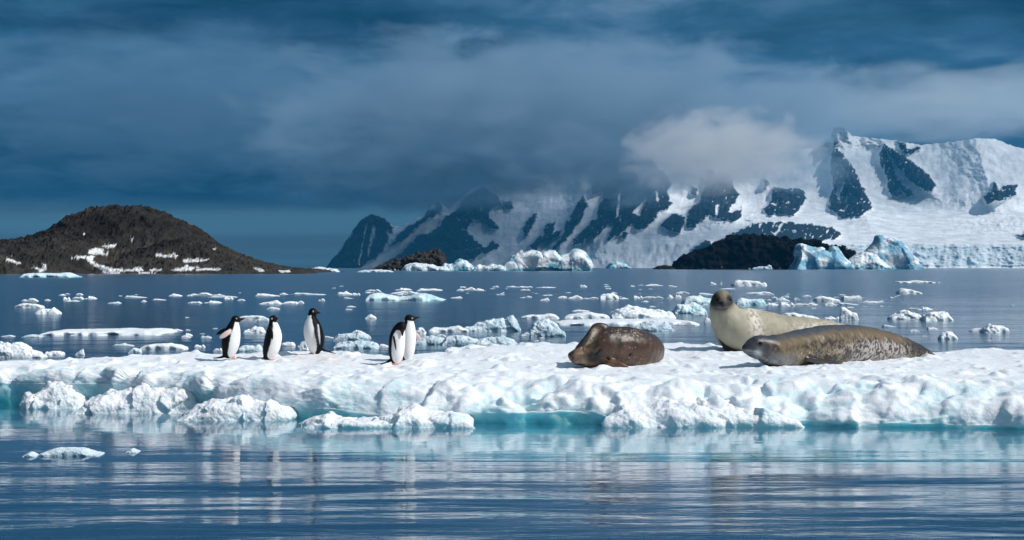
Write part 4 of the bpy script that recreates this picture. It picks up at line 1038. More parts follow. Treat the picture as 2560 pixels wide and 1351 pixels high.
BLACK = np.array([0.006, 0.006, 0.008]); WHITE = np.array([0.86, 0.85, 0.82])
def penguin(px, py, spine, beak, tail, flippers, facing, thr, head_z, eye, label, belly_tilt=0.0, toes=(0, 0)):
    Y = ground(px, py); m = Y / F                       # metres per photograph pixel at the bird
    base = np.array([(px - 1280) / F * Y, Y, CH - (py - HZ) / F * Y])
    S = np.array([(a[0], a[3] if len(a) > 3 else 0, a[1], a[2]) for a in spine], float) * m
    sp = catmull(S, 40)
    lo = S[:, :3].min(0) - 0.16; hi = S[:, :3].max(0) + 0.16
    ext = [np.array([(x, y, z) for x, y, z, r in ch]) * m for ch in (beak, tail)] + [np.array([(x, y, z) for x, y, z, r in f['pts']]) * m for f in flippers]
    for e in ext: lo = np.minimum(lo, e.min(0) - 0.04); hi = np.maximum(hi, e.max(0) + 0.04)
    lo[2] = -0.03
    h = 0.0075
    def ch(c, k=16):
        a = catmull(np.array(c, float) * m, k); return a[:, :3], a[:, 3]
    bp, br = ch(beak); tp, tr = ch(tail)
    parts = [('beak', bp, br, (1, 1, 1)), ('tail', tp, tr, (1, 0.6, 1.6))]
    for f in flippers:
        fp, fr = ch(f['pts']); parts.append((f['col'], fp, fr, (1, 2.1, 1)))
    # two feet with toes reaching in the facing direction
    fx, fy = facing
    side = np.array([-fy, fx])
    fpts = []
    for sgn in (-1, 1):
        c = np.array([toes[0] * m, toes[1] * m]) + side * sgn * 0.035
        for dirn in (-0.45, 0, 0.45):
            dv = np.array([fx * math.cos(dirn) - fy * math.sin(dirn), fx * math.sin(dirn) + fy * math.cos(dirn)])
            for t in np.linspace(0, 0.062, 7): fpts.append((c[0] + dv[0] * t, c[1] + dv[1] * t, 0.010))
        fpts += [(c[0], c[1], zz) for zz in (0.02, 0.035, 0.05)]
    fpts = np.array(fpts); frd = np.full(len(fpts), 0.0125)
    parts.append(('foot', fpts, frd, (1, 1, 1)))
    def fn(G):
        d = chain_sdf(G, sp[:, :3], sp[:, 3])
        for nm, p_, r_, s_ in parts:
            d = smin(d, chain_sdf(G, p_, r_, s_), {'beak': .014, 'tail': .03, 'foot': .01}.get(nm, .012))
        return d
    v, q = nets(eval_sdf(lo, hi, h, fn), np.array(lo), h)
    v = smooth_mesh(v, q, 2, 0.45)
    # plumage
    dist = np.stack([chain_sdf(v, sp[:, :3], sp[:, 3])] + [chain_sdf(v, p_, r_, s_) for _, p_, r_, s_ in parts], -1)
    which = dist.argmin(1)
    i = np.abs(v[:, 2][:, None] - sp[:, 2][None, :]).argmin(1)
    ax = sp[i, :2]; rr = sp[i, 3]
    c = ((v[:, :2] - ax) @ np.array(facing)) / rr
    up = v[:, 2] / m
    wob = 0.05 * fbm(v * 40, 2)
    thr_z = thr + np.interp(up, [0, 10, 30, 70, 90], [0.12, 0.05, 0, 0.05, 0.25])
    white = sstep(thr_z - 0.07, thr_z + 0.07, c + wob)
    white *= 1 - sstep(head_z - 1.5, head_z + 1.0, up - 3.0 * np.clip(c, -1, 1) * -1 - 3)
    col = BLACK[None] * (1 - white[:, None]) + WHITE[None] * white[:, None]
    names = ['body'] + [p_[0] for p_ in parts]
    tone = {'beak': (0.035, 0.014, 0.012), 'tail': BLACK, 'foot': (0.62, 0.33, 0.28), 'dark': BLACK, 'grey': (0.05, 0.05, 0.055), 'pink': (0.66, 0.52, 0.49), 'pale': (0.6, 0.58, 0.56)}
    for k, nm in enumerate(names):
        if nm == 'body': continue
        col[which == k] = tone[nm]
    for k, f in enumerate(flippers):          # pale trailing edge along each dark flipper
        if f.get('rim'):
            sel = which == names.index(f['col'], 3 + k)
            fp = np.array([(a, b_, c_) for a, b_, c_, r_ in f['pts']]) * m
            axx = np.interp(v[sel, 2], np.sort(fp[:, 2]), fp[np.argsort(fp[:, 2]), 0])
            e = (v[sel, 0] - axx) * f['rim'] > 0.010
            cc = col[sel]; cc[e] = (0.55, 0.54, 0.53); col[sel] = cc
    me = mesh_from("penguin", v, q); set_col(me, np.clip(col, 0, 1))
    o = obj("penguin", me, MAT['penguin']); o.location = base
    tag(o, label, "penguin", "penguins on the floe")
    if eye:
        ex, ey, ez = eye
        e = ball("eye", 2.1 * m, (0.75, 0.75, 0.72), o, (ex * m, ey * m, ez * m), 0.4, (1, .35, 1))
        ball("pupil", 1.15 * m, (0.01, 0.01, 0.01), e, (0, -0.65 * m, 0), 0.1, (1, .5, 1))
    return o

def penguins():
    penguin(583, 901, [(-11, 20, 16), (-8, 32, 20), (-6, 46, 22.5), (-2.5, 66, 20.5), (0.8, 82, 15.5), (3, 93, 11), (5.5, 101.5, 10.3), (10, 101.5, 8.2)],
            [(14, 0, 101.5, 5.0), (21, 0, 102.5, 3.2), (29, 0, 104, 1.3)], [(-18, 2, 12, 6), (-32, 3, 7, 4), (-50, 4, 5, 2.0)],
            [dict(pts=[(-4, -17, 74, 5), (-12, -25, 68, 6.5), (-20, -28, 62, 6), (-27, -30, 58, 3)], col='pink'), dict(pts=[(-14, 14, 76, 4), (-26, 22, 73, 6), (-36, 26, 69, 5), (-46, 28, 64, 2.2)], col='dark')],
            (0.97, -0.25), 0.26, 95, (9.3, -9.0, 104), "penguin holding both flippers out behind, pale underside showing")
    penguin(677, 901, [(-5, 14, 14), (-1, 25, 19), (3, 37, 21.3), (7, 60, 20.6), (7, 80, 14.8), (5.5, 93, 10.2), (6, 102.5, 10.2)],
            [(12, -5, 103, 5), (16, -8, 104, 3.2), (20, -11, 104.5, 1.5)], [(-10, 5, 10, 6), (-18, 8, 5, 4), (-26, 10, 3, 1.8)],
            [dict(pts=[(0, -17, 82, 5), (4, -21, 72, 5), (6, -23, 62, 4), (7.5, -23, 54, 1.8)], col='dark')],
            (0.90, -0.44), 0.34, 95, (4, -10.2, 104), "penguin standing upright with slim dark flipper pressed to its front, head turned aside")
    penguin(787, 886, [(1.5, 12, 14), (1.5, 22, 19), (0.5, 32, 22.5), (-3, 52, 24.5), (-6, 71, 20), (-7, 86, 12.8), (-7.3, 96, 10.2), (-4.5, 105, 10.6)],
            [(3, -4, 104.5, 5), (8, -5, 104.5, 3.4), (14, -6, 104, 1.5)], [(16, 3, 13, 5), (28, 4, 8, 3.4), (51, 6, 1.5, 1.5)],
            [dict(pts=[(8, -20, 72, 5), (9, -24, 58, 6.5), (11, -25, 42, 6), (14, -22, 26, 2.5)], col='grey', rim=1)],
            (-0.80, -0.60), 0.36, 97, (-3.0, -10.2, 107), "tallest penguin on a snow hump, body turned away, head looking back over its shoulder")
    penguin(987, 912, [(3.5, 15, 14), (4, 27, 18.5), (4.5, 40, 20.3), (6, 64, 20.3), (8.5, 80, 17.5), (13, 93, 12.5, -4), (18.5, 98, 10, -9), (19.5, 93, 9.6, -13)],
            [(20, -17, 88, 5.5), (20.5, -20, 81, 3.6), (20.5, -22, 73, 1.5)], [(-11, 4, 11, 5), (-22, 6, 5, 3.4), (-39, 8, 1.5, 1.5)],
            [dict(pts=[(-1, -21, 70, 3), (1.5, -23.5, 58, 3), (3.5, -24, 46, 2.4), (5.5, -23, 34, 1.2)], col='dark')],
            (0.50, -0.86), 0.42, 86, None, "penguin bowing its head, beak down on its chest, before another bird")
    penguin(1018, 904, [(0, 15, 14), (0.5, 27, 18), (1, 40, 19.5), (2.5, 64, 19.8), (4, 84, 15.8), (5.5, 97, 11), (4, 106.5, 10.4), (11, 107, 8)],
            [(16, 0, 107.5, 5), (22, 0, 109, 3.3), (30, 0, 111, 1.3)], [(-12, 4, 11, 5), (-24, 6, 7, 3.4), (-38, 8, 4, 1.5)],
            [dict(pts=[(17, 8, 72, 4), (24, 12, 64, 5.5), (28, 14, 57, 5), (32, 15, 51, 2.5)], col='pink')],
            (0.86, -0.50), -0.05, 101, (13, -8.2, 108), "penguin behind the bowing one, beak pointing level, flipper held out")
penguins()

def seal_skin(name, chains, h, colfn, label, smooth=3, coat='seal'):
    """chains: list of (points xyz, radii, blend, scale); the first is the body"""
    allp = np.concatenate([c[0] for c in chains]); allr = np.concatenate([c[1] for c in chains])
    lo = (allp - allr[:, None]).min(0) - 3 * h; hi = (allp + allr[:, None]).max(0) + 3 * h
    def fn(G):
        d = chain_sdf(G, chains[0][0], chains[0][1], chains[0][3])
        for pts, rad, k, s in chains[1:]:
            plo = (pts - rad[:, None]).min(0) - .10; phi = (pts + rad[:, None]).max(0) + .10
            w = np.where(((G > plo) & (G < phi)).all(1))[0]
            if len(w) == 0: continue
            dd = chain_sdf(G[w], pts, rad, s)
            if k < 0:
                a = -dd; kk = -k; e = d[w]; hh = np.clip(0.5 - 0.5 * (e - a) / kk, 0, 1); d[w] = e * (1 - hh) + a * hh + kk * hh * (1 - hh)
            else: d[w] = smin(d[w], dd, k)
        return d
    v, q = nets(eval_sdf(lo, hi, h, fn), lo, h)
    v = smooth_mesh(v, q, smooth, 0.5)
    col = colfn(v, chains)
    nn = normals_of(v, q); v = v + nn * (0.014 * fbm(v * 3.6, 3, 0.45, off=50) + 0.0025 * ridged(v * np.array([9, 5, 5]), 2, off=30))[:, None]
    org = np.array([chains[0][0][:, 0].mean(), chains[0][0][:, 1].mean(), 0.45])
    me = mesh_from(name, v - org, q); set_col(me, np.clip(col, 0.004, 1))
    o = obj(name, me, MAT[coat]); o.location = org
    tag(o, label, "seal", "seals on the floe")
    return o, org
def pxchain(pts, Yoff, n=40):
    """pts: (px, py, r_px, Y)"""
    a = np.array([np.append(P(x, y, Y), r / F * Y) for x, y, r, Y in pts]); a = catmull(a, n); return a[:, :3], a[:, 3]
ONE = (1, 1, 1)

def seals():
    # ---- spotted seal lying along the edge, head raised a little
    g0 = ground(1915, 921); g1 = ground(2300, 893)
    Yl = lambda px: np.interp(px, [1850, 1915, 2300, 2400], [g0 - .03, g0, g1, g1 + .08])
    def z4(x, y, r, dy=0):
        px = x / 4.063 + 1750; py = y / 4.063 + 700; rp = r / 4.063
        return (px, py, rp, Yl(px) + 0.75 * rp / F * 22 + dy)
    body = pxchain([z4(520, 672, 62), z4(600, 662, 92), z4(700, 712, 146), z4(800, 722, 168), z4(930, 712, 180), z4(1100, 685, 196), z4(1400, 655, 201), z4(1700, 660, 184), z4(1950, 682, 138), z4(2150, 712, 88), z4(2290, 742, 46), z4(2385, 768, 14)], 0, 90)
    Yh = Yl(1860)
    muzzle = pxchain([z4(560, 665, 70), z4(500, 680, 52), z4(462, 690, 38)], 0, 14)
    chin = pxchain([z4(464, 722, 22), z4(520, 742, 38), z4(580, 762, 50)], 0, 14)
    fl = pxchain([z4(1080, 800, 40, -.30), z4(1200, 828, 44, -.36), z4(1330, 842, 36, -.36), z4(1470, 858, 16, -.34)], 0, 20)
    tailf = pxchain([z4(2290, 750, 30, -.05), z4(2350, 770, 22, -.1), z4(2395, 776, 9, -.12)], 0, 10)
    cut = []
    chains = [(*body, 0, ONE), (*muzzle, .05, ONE), (*chin, .05, ONE), (*fl, .02, (1, 1.3, 1.25)), (*tailf, .03, (1, 1, 1.2))]
    # three scar folds in the flank are real grooves
    for sx, x1 in ((1590, 1600), (1705, 1725), (1780, 1850), (1840, 1880)):
        pts = [z4(sx + (x1 - sx) * t, 560 + 290 * t, 7) for t in np.linspace(0.15 if sx > 1750 else .45, 1, 12)]
        gp = []
        for a in pts:
            p = P(a[0], a[1], a[3]); i = np.linalg.norm(body[0] - p, axis=1).argmin(); c = body[0][i]; r = body[1][i]
            u = (p[2] - c[2]) / r; u = np.clip(u, -.95, .95)
            gp.append([p[0], c[1] - r * math.sqrt(1 - u * u), c[2] + u * r, 0.011])
        gp = catmull(np.array(gp), 40); chains.append((gp[:, :3], gp[:, 3], -0.018, ONE))
    def colC(v, chs):
        PX, PY = to_px(v); X = (PX - 1750) * 4.063; Yp = (PY - 700) * 4.063
        tan = np.array([0.145, 0.102, 0.052]); dark = np.array([0.022, 0.018, 0.018]); pale = np.array([0.44, 0.39, 0.36]); slate = np.array([0.055, 0.055, 0.066])
        i = np.linalg.norm(v[:, None, :] - chs[0][0][None, ::3], axis=2).argmin(1) * 3
        up = (v[:, 2] - chs[0][0][i, 2]) / chs[0][1][i]
        n1 = fbm(v * 7, 3, 0.55, off=2); n2 = fbm(v * 15, 4, 0.62, off=7); n3 = fbm(v * 34, 2, 0.6, off=12)
        col = np.tile(tan, (len(v), 1)) * (1 + 0.25 * n1)[:, None]
        back = sstep(0.62, 0.92, up + 0.12 * n1) * sstep(780, 950, X) * (1 - 0.55 * sstep(1500, 1750, X))
        col = col * (1 - back[:, None]) + slate * back[:, None]
        flank = sstep(1450, 1650, X + 160 * n1) * (1 - sstep(2030, 2140, X + 60 * n2)) * sstep(0.40, 0.0, up + 0.25 * n1)
        col = col * (1 - 0.95 * flank[:, None]) + pale * 0.95 * flank[:, None]
        tail = sstep(2060, 2180, X + 70 * n2); col = col * (1 - tail[:, None]) + np.array([.035, .026, .022]) * tail[:, None]
        sp = sstep(0.0, 0.10, n2 - 0.25 * n1) * sstep(0.62, 0.15, up + .15 * n1) * (0.55 + 0.45 * sstep(1000, 1100, X)) * sstep(690, 760, X)
        col = col * (1 - sp[:, None]) + dark * sp[:, None]
        lt = sstep(0.28, 0.46, n3 + 0.2 * n1) * sstep(0.30, -0.2, up) * sstep(900, 1050, X)
        col = col * (1 - .75 * lt[:, None]) + np.array([.42, .36, .27]) * .75 * lt[:, None]
        chest = sstep(780, 700, Yp * -1 + 1500 - 0) * 0
        th = sstep(0.0, -0.45, up + 0.2 * n1) * (1 - sstep(880, 1080, X))
        col = col * (1 - th[:, None]) + np.array([.15, .145, .135]) * (1 + .5 * n2)[:, None] * th[:, None]
        head = 1 - sstep(660, 780, X + 40 * n1 - 0.0 * Yp)
        col = col * (1 - head[:, None]) + np.array([.048, .046, .054]) * (1 + .5 * n2)[:, None] * head[:, None]
        crown = np.exp(-((X - 720) / 130) ** 2) * sstep(0.45, 0.8, up); col = col * (1 - crown[:, None]) + slate * 0.7 * crown[:, None]
        lip = np.exp(-((X - 520) / 75) ** 2 - ((Yp - (722 + 0.10 * (X - 440))) / 15) ** 2) + np.exp(-((X - 590) / 40) ** 2 - ((Yp - 740) / 42) ** 2) * .7
        lip = np.clip(lip, 0, 1)[:, None]; col = col * (1 - lip) + np.array([.40, .42, .44]) * lip
        mouth = np.exp(-((Yp - (728 + 0.12 * (X - 470))) / 5) ** 2) * sstep(440, 460, X) * (1 - sstep(560, 580, X)); mouth = np.clip(mouth, 0, 1)[:, None]
        col = col * (1 - mouth) + dark * mouth
        nose = (np.exp(-((X - 445) / 22) ** 2 - ((Yp - 668) / 22) ** 2))[:, None]; col = col * (1 - nose) + dark * .5 * nose
        thr = np.clip(np.exp(-((X - 660) / 90) ** 2 - ((Yp - 830) / 55) ** 2) * (0.6 + .8 * n2), 0, 1)[:, None]; col = col * (1 - thr) + np.array([.27, .31, .33]) * thr
        ear = np.clip(np.exp(-((X - 740) / 60) ** 2 - ((Yp - 690) / 60) ** 2) * (0.7 + 1.3 * n2), 0, 1)[:, None]; col = col * (1 - ear) + dark * .6 * ear
        df = chain_sdf(v, chs[3][0], chs[3][1], chs[3][3]); fm = (1 - sstep(0.0, 0.03, df))[:, None]; col = col * (1 - fm) + dark * (1 + .5 * n2)[:, None] * fm
        for gc in chs[5:]:
            g = chain_sdf(v, gc[0], gc[1], gc[3]); e = (sstep(.045, .012, g))[:, None] * .6; col = col * (1 - e) + pale * e
            e = (sstep(.012, -.002, g))[:, None] * .9; col = col * (1 - e) + dark * e
        return col
    o, org = seal_skin("seal", chains, 0.0135, colC, "mottled tan and dark seal with scar folds on its flank, lying across the pale seal", coat='wet')
    ex = z4(603, 652, 10); p = P(ex[0], ex[1], ex[3]); r = 88 / 4.063 / F * ex[3]
    e = ball("eye", 0.034, (0.008, 0.007, 0.007), o, tuple(np.array([p[0], p[1] - r * 0.93, p[2] + .005]) - org), 0.05)
    # ---- pale seal behind, head up and facing the camera
    gB = ground(1840, 881)
    def zb(x, y, r, dy=0): return (x / 4.063 + 1750, y / 4.063 + 700, r / 4.063, gB + 0.25 + dy)
    body = pxchain([zb(218, 208, 104, .0), zb(222, 265, 120, .02), zb(246, 350, 146, .04), zb(300, 445, 178, .06), zb(385, 515, 222, .10), zb(520, 505, 212, .18), zb(800, 545, 192, .32), zb(1200, 575, 178, .5), zb(1500, 605, 142, .62), zb(1750, 645, 92, .7), zb(1950, 690, 40, .76)], 0, 90)
    crown = pxchain([zb(222, 190, 88, -.02), zb(225, 225, 92, -.04)], 0, 6)
    muz = pxchain([zb(226, 232, 72, -.07), zb(226, 248, 54, -.15), zb(227, 250, 42, -.19)], 0, 10)
    fl = pxchain([zb(215, 610, 22, -.02), zb(270, 690, 34, -.06), zb(350, 735, 30, -.10), zb(430, 748, 20, -.12)], 0, 16)
    chains = [(*body, 0, ONE), (*crown, .03, ONE), (*muz, .05, ONE), (*fl, .02, (1, 1, 1.2))]
    for sgn in (-1, 1):          # eye sockets
        c = P(*(lambda a: (a[0], a[1], a[3]))(zb(226 + sgn * 58, 198, 1, -.02))); c[1] = c[1] - 0.125
        chains.append((np.array([c]), np.array([0.030]), -0.03, ONE))
    def colB(v, chs):
        PX, PY = to_px(v); X = (PX - 1750) * 4.063; Yp = (PY - 700) * 4.063
        front = v[:, 1] < np.interp(X, [100, 400, 2000], [chs[0][0][0, 1] + .0, chs[0][0][30, 1], chs[0][0][-1, 1]])
        n1 = fbm(v * 6, 3, 0.55, off=3); n2 = fbm(v * 18, 3, .6, off=8)
        cream = np.array([0.40, 0.365, 0.275]); grey = np.array([0.25, 0.22, 0.16]); bright = np.array([0.70, 0.63, 0.55]); dk = np.array([.03, .028, .028])
        col = np.tile(cream, (len(v), 1)) * (1 + .12 * n1)[:, None]
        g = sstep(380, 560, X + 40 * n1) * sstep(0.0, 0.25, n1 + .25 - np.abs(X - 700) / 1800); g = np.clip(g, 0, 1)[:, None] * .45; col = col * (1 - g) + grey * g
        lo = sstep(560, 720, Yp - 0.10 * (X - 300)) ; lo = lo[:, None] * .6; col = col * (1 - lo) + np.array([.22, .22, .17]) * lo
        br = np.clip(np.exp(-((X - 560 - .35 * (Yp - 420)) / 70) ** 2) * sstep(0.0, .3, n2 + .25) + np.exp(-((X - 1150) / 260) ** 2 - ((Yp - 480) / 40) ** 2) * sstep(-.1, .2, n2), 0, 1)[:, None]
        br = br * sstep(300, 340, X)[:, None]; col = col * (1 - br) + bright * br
        fs = sstep(.03, -.03, v[:, 1] - chs[0][0][0, 1])
        def spot(x, y, a, b, c, w=1.0, sharp=1.4):
            nonlocal col
            g_ = np.exp(-((X - x) / a) ** 2 - ((Yp - y) / b) ** 2); e = (np.clip(g_ * (sharp + .25 * n2), 0, 1) * fs * w)[:, None]; col = col * (1 - e) + np.array(c) * e
        spot(218, 160, 100, 75, (.15, .125, .09), .8); spot(150, 208, 54, 66, (.022, .02, .02), 1, 1.8); spot(298, 210, 40, 58, (.025, .022, .022), 1, 1.8)
        spot(225, 262, 78, 48, (.045, .043, .042), 1, 1.7); spot(225, 205, 40, 30, (.10, .085, .07), .8)
        spot(222, 150, 34, 34, (.24, .19, .13), .8); spot(226, 284, 52, 14, (.20, .20, .20), .8); spot(226, 236, 26, 16, (.006, .006, .006)); spot(228, 262, 7, 22, (.01, .01, .01), .8)
        spot(196, 292, 30, 5, (.01, .01, .01), .7); spot(256, 292, 30, 5, (.01, .01, .01), .7)
        df = chain_sdf(v, chs[3][0], chs[3][1], chs[3][3]); fm = (1 - sstep(0.0, 0.02, df))[:, None]; col = col * (1 - fm) + dk * .6 * fm
        return col
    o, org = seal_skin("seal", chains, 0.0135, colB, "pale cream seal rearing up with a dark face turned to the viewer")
    for sx in (162, 296):
        a = zb(sx, 204, 1); p = P(a[0], a[1], a[3]); ball("eye", 0.026, (0.006, 0.006, 0.006), o, tuple(np.array([p[0], p[1] - 0.105, p[2]]) - org), 0.05)
    # ---- brown seal asleep on its side, seen head on
    gA = ground(1540, 920)
    def za(x, y, r, dy=0): return (x / 5.12 + 1400, y / 5.12 + 700, r / 5.12, gA + 0.28 + dy)
    body = pxchain([za(235, 985, 100, -.12), za(330, 985, 130, -.10), za(450, 940, 185, -.04), za(600, 862, 258, .02), za(790, 862, 262, .12), za(980, 880, 250, .30), za(1085, 905, 235, .60), za(1110, 925, 215, 1.0), za(1080, 945, 170, 1.5), za(1020, 985, 100, 1.95), za(990, 1010, 50, 2.2)], 0, 90)
    muz = pxchain([za(235, 985, 92, -.15), za(180, 975, 66, -.20), za(146, 965, 42, -.22)], 0, 12)
    fl1 = pxchain([za(560, 610, 55, -.02), za(470, 598, 48, -.05), za(415, 640, 42, -.08), za(330, 760, 40, -.12), za(240, 860, 30, -.14)], 0, 24)
    fl2 = pxchain([za(640, 1060, 60, -.22), za(760, 1090, 40, -.26), za(860, 1110, 16, -.28)], 0, 12)
    chains = [(*body, 0, ONE), (*muz, .05, ONE), (*fl1, .05, (1, 1, 1)), (*fl2, .04, ONE)]
    # creases between neck and shoulder
    for pts in ([za(500, 870, 6, 0), za(440, 940, 6, 0), za(430, 1020, 6, 0)], [za(600, 1000, 6, 0), za(700, 1040, 6, 0), za(820, 1020, 6, 0), za(900, 930, 6, 0)]):
        gp = []
        for a in catmull(np.array([(x, y) for x, y, _, _ in pts]), 24):
            p = P(a[0], a[1], gA + .25); i = np.linalg.norm((body[0] - p)[:, [0, 2]], axis=1)
            i = (i - body[1] * .6 + (body[0][:, 1] - gA) * .5).argmin(); c = body[0][i]; r = body[1][i]
            dd = min(np.linalg.norm((p - c)[[0, 2]]) / r, .96); gp.append([p[0], c[1] - r * math.sqrt(1 - dd * dd), p[2], .016])
        gp = np.array(gp); chains.append((gp[:, :3], gp[:, 3], -0.03, ONE))
    def colA(v, chs):
        PX, PY = to_px(v); X = (PX - 1400) * 5.12; Yp = (PY - 700) * 5.12
        n1 = fbm(v * 6, 3, 0.55, off=5); n2 = fbm(v * 24, 3, .6, off=18); n3 = fbm(v * 36, 2, .5, off=28)
        br = np.array([.034, .019, .013]); lt = np.array([.095, .048, .025]); dk = np.array([.012, .009, .008]); cream = np.array([.55, .44, .34])
        t = sstep(650, 1100, Yp + 120 * n1)[:, None]; col = br * (1 - t) + lt * t; col = col * (1 + .25 * n1)[:, None]
        fl = sstep(.36, .46, n3) * np.clip(np.exp(-((X - 850) / 200) ** 2 - ((Yp - 680) / 50) ** 2) * 1.3 + np.exp(-((Yp - 1085) / 45) ** 2) * .8 * sstep(800, 1000, X), 0, 1) + sstep(.62, .70, n3) * .5
        col = col * (1 - fl[:, None]) + cream * fl[:, None]
        bd = np.clip(np.exp(-((X - (420 - .55 * (Yp - 700))) / 50) ** 2) * sstep(590, 640, Yp) * (1 - sstep(800, 860, Yp)) * (.75 + .8 * n2), 0, 1)[:, None]; col = col * (1 - bd) + cream * 1.1 * bd
        hd = sstep(520, 380, X - .25 * (Yp - 900)) * sstep(830, 880, Yp + .35 * (X - 300)); col = col * (1 - hd[:, None]) + np.array([.165, .100, .055]) * (1 + .5 * n2)[:, None] * hd[:, None]
        sh = np.clip(np.exp(-((X - 430) / 95) ** 2 - ((Yp - 985) / 75) ** 2) * 1.4, 0, 1)[:, None]; col = col * (1 - sh) + dk * sh  # shadow under the chin painted into the fur colour
        for (x, y, a, b) in ((160, 930, 22, 30), (165, 1005, 18, 28), (135, 965, 16, 24)):
            e = np.clip(np.exp(-((X - x) / a) ** 2 - ((Yp - y) / b) ** 2) * 1.3, 0, 1)[:, None]; col = col * (1 - e) + dk * .7 * e
        for (x, y, a, b) in ((315, 885, 30, 22), (300, 1050, 36, 40), (215, 1060, 30, 14)):
            e = np.clip(np.exp(-((X - x) / a) ** 2 - ((Yp - y) / b) ** 2), 0, 1)[:, None] * .7; col = col * (1 - e) + np.array([.30, .24, .17]) * e
        ey = np.clip(np.exp(-((X - 300 - .2 * (Yp - 885)) / 8) ** 2 - ((Yp - 885) / 20) ** 2) * 1.3, 0, 1)[:, None]; col = col * (1 - ey) + dk * ey
        mo = np.clip(np.exp(-((Yp - (1085 + .08 * (X - 200))) / 7) ** 2) * sstep(180, 200, X) * (1 - sstep(300, 330, X)), 0, 1)[:, None]; col = col * (1 - mo) + dk * mo
        df = chain_sdf(v, chs[2][0], chs[2][1], chs[2][3]); fm = ((1 - sstep(0.0, 0.02, df)) * sstep(430, 380, X))[:, None] * .85; col = col * (1 - fm) + dk * 1.5 * fm
        return col
    seal_skin("seal", chains, 0.0135, colA, "brown seal asleep on its side, whiskered head resting on the snow", coat='wet')
seals()

# ------------------------------------------------------------------ the bird far off in the sky
def bird():
    Y = 160.0; c = P(922, 334, Y); m = Y / F
    root = bpy.data.objects.new("seabird", None); COL.objects.link(root); root.location = c
    tag(root, "tiny dark seabird gliding under the clouds", "bird")
    m1, nt, out = new_mat("bird_feathers"); n = NT(nt); n.principled(out, n.mix(n.noise(30), (.012, .012, .014), (.03, .03, .03)), .6)
    b = catmull(np.array([(-2.6, 0, -.2, .15), (-1.2, 0, 0, .5), (.6, 0, .1, .55), (1.9, 0, .25, .35), (2.6, 0, .3, .1)]) * m, 14)
    vs = []; qs = []
    for p in b:
        for k in range(8): a = k * math.pi / 4; vs.append((p[0], p[1] + math.cos(a) * p[3], p[2] + math.sin(a) * p[3]))
    for i in range(13):
        for k in range(8): qs.append((i * 8 + k, i * 8 + (k + 1) % 8, (i + 1) * 8 + (k + 1) % 8, (i + 1) * 8 + k))
    obj("body", mesh_from("body", vs, qs), m1, root)
    for s in (-1, 1):
        w = [(.9, 0, .2), (1.2, s * 2.5, .9), (.6, s * 6.5, .3), (-.1, s * 6.3, .3), (-.1, s * 2.5, .8), (-.7, 0, .15)]
        top = [(x * m, y * m, (z + .10) * m) for x, y, z in w]; bot = [(x * m, y * m, (z - .10) * m) for x, y, z in w]
        vv = top + bot; ff = [(0, 1, 4, 5), (1, 2, 3, 4), (11, 10, 7, 6), (10, 9, 8, 7)] + [(i, (i + 6), (i + 1) % 6 + 6, (i + 1) % 6) for i in range(6)]
        obj("wing", mesh_from("wing", vv, ff, False), m1, root)
bird()

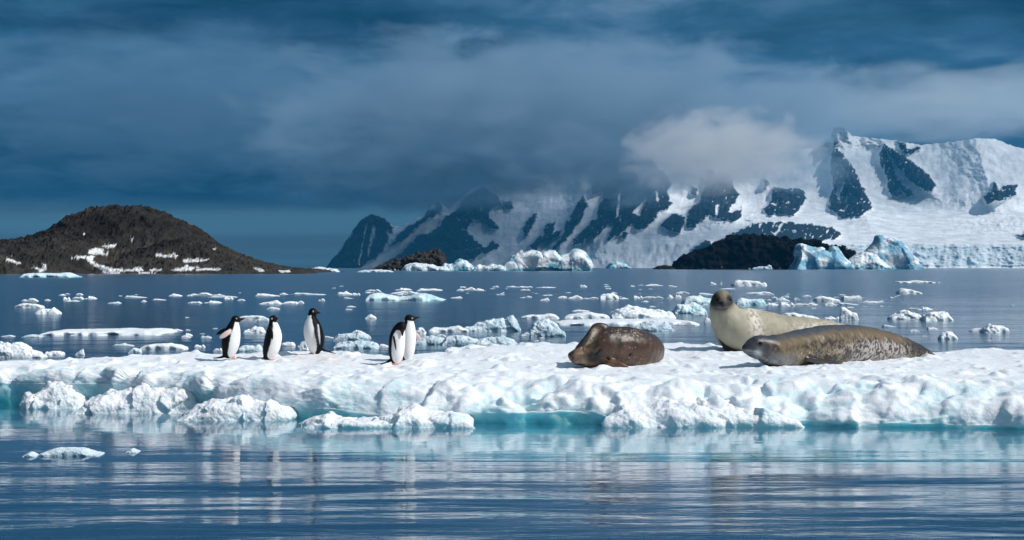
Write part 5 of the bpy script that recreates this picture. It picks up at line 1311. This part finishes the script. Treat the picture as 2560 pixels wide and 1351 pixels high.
# ------------------------------------------------------------------ cloud hanging on the peaks, and the air
def clouds():
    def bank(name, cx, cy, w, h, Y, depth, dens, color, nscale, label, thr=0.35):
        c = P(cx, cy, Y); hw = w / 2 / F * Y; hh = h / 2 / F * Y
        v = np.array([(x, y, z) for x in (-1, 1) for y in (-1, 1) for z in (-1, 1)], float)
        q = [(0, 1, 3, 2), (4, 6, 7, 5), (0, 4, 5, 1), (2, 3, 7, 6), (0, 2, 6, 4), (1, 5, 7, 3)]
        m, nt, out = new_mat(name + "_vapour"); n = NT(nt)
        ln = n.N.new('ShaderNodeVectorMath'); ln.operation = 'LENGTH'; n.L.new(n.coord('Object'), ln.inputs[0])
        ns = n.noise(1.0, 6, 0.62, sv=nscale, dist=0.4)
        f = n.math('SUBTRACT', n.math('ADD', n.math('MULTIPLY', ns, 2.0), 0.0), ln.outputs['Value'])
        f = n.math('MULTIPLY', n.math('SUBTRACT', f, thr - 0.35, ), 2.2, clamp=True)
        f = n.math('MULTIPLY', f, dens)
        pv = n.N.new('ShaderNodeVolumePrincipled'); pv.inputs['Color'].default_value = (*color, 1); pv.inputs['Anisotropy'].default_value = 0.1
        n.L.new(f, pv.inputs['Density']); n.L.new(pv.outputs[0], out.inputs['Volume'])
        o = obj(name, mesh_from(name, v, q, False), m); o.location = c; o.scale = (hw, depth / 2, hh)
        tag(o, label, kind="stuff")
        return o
    bank("cloud_bank", 1400, 312, 1560, 430, 8000, 2400, 0.0030, (0.44, 0.60, 0.74), (4.2, 1.6, 3.0), "dark blue cloud bank sitting on the mountain tops")  # low bluish colours of the dark banks paint in shade from higher cloud
    bank("cloud_bank", 1060, 420, 820, 240, 7700, 1300, 0.0026, (0.34, 0.52, 0.67), (3.4, 1.4, 2.4), "low dark cloud trailing from the bank over the lower ridges")  # dark colour again stands for shade from cloud above
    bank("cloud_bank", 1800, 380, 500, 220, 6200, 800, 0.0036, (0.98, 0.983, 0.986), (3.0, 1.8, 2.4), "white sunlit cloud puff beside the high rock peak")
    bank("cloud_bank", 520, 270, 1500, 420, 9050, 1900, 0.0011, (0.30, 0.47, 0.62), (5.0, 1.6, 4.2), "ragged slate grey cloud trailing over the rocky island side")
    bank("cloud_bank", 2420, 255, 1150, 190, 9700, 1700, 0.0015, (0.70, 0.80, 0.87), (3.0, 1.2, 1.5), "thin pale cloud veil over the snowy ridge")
clouds()
def haze():
    v = np.array([(x, y, z) for x in (-11000, 11000) for y in (-700, 13000) for z in (-6.0, 1450)], float)
    q = [(0, 1, 3, 2), (4, 6, 7, 5), (0, 4, 5, 1), (2, 3, 7, 6), (0, 2, 6, 4), (1, 5, 7, 3)]
    m, nt, out = new_mat("sea_air"); n = NT(nt)
    pv = n.N.new('ShaderNodeVolumePrincipled'); pv.inputs['Color'].default_value = (0.05, 0.40, 0.74, 1)
    pv.inputs['Density'].default_value = 3.3e-5; pv.inputs['Anisotropy'].default_value = 0.0
    n.L.new(pv.outputs[0], out.inputs['Volume'])
    o = obj("haze", mesh_from("haze", v, q, False), m); tag(o, "thin blue haze over the water", kind="stuff")
haze()
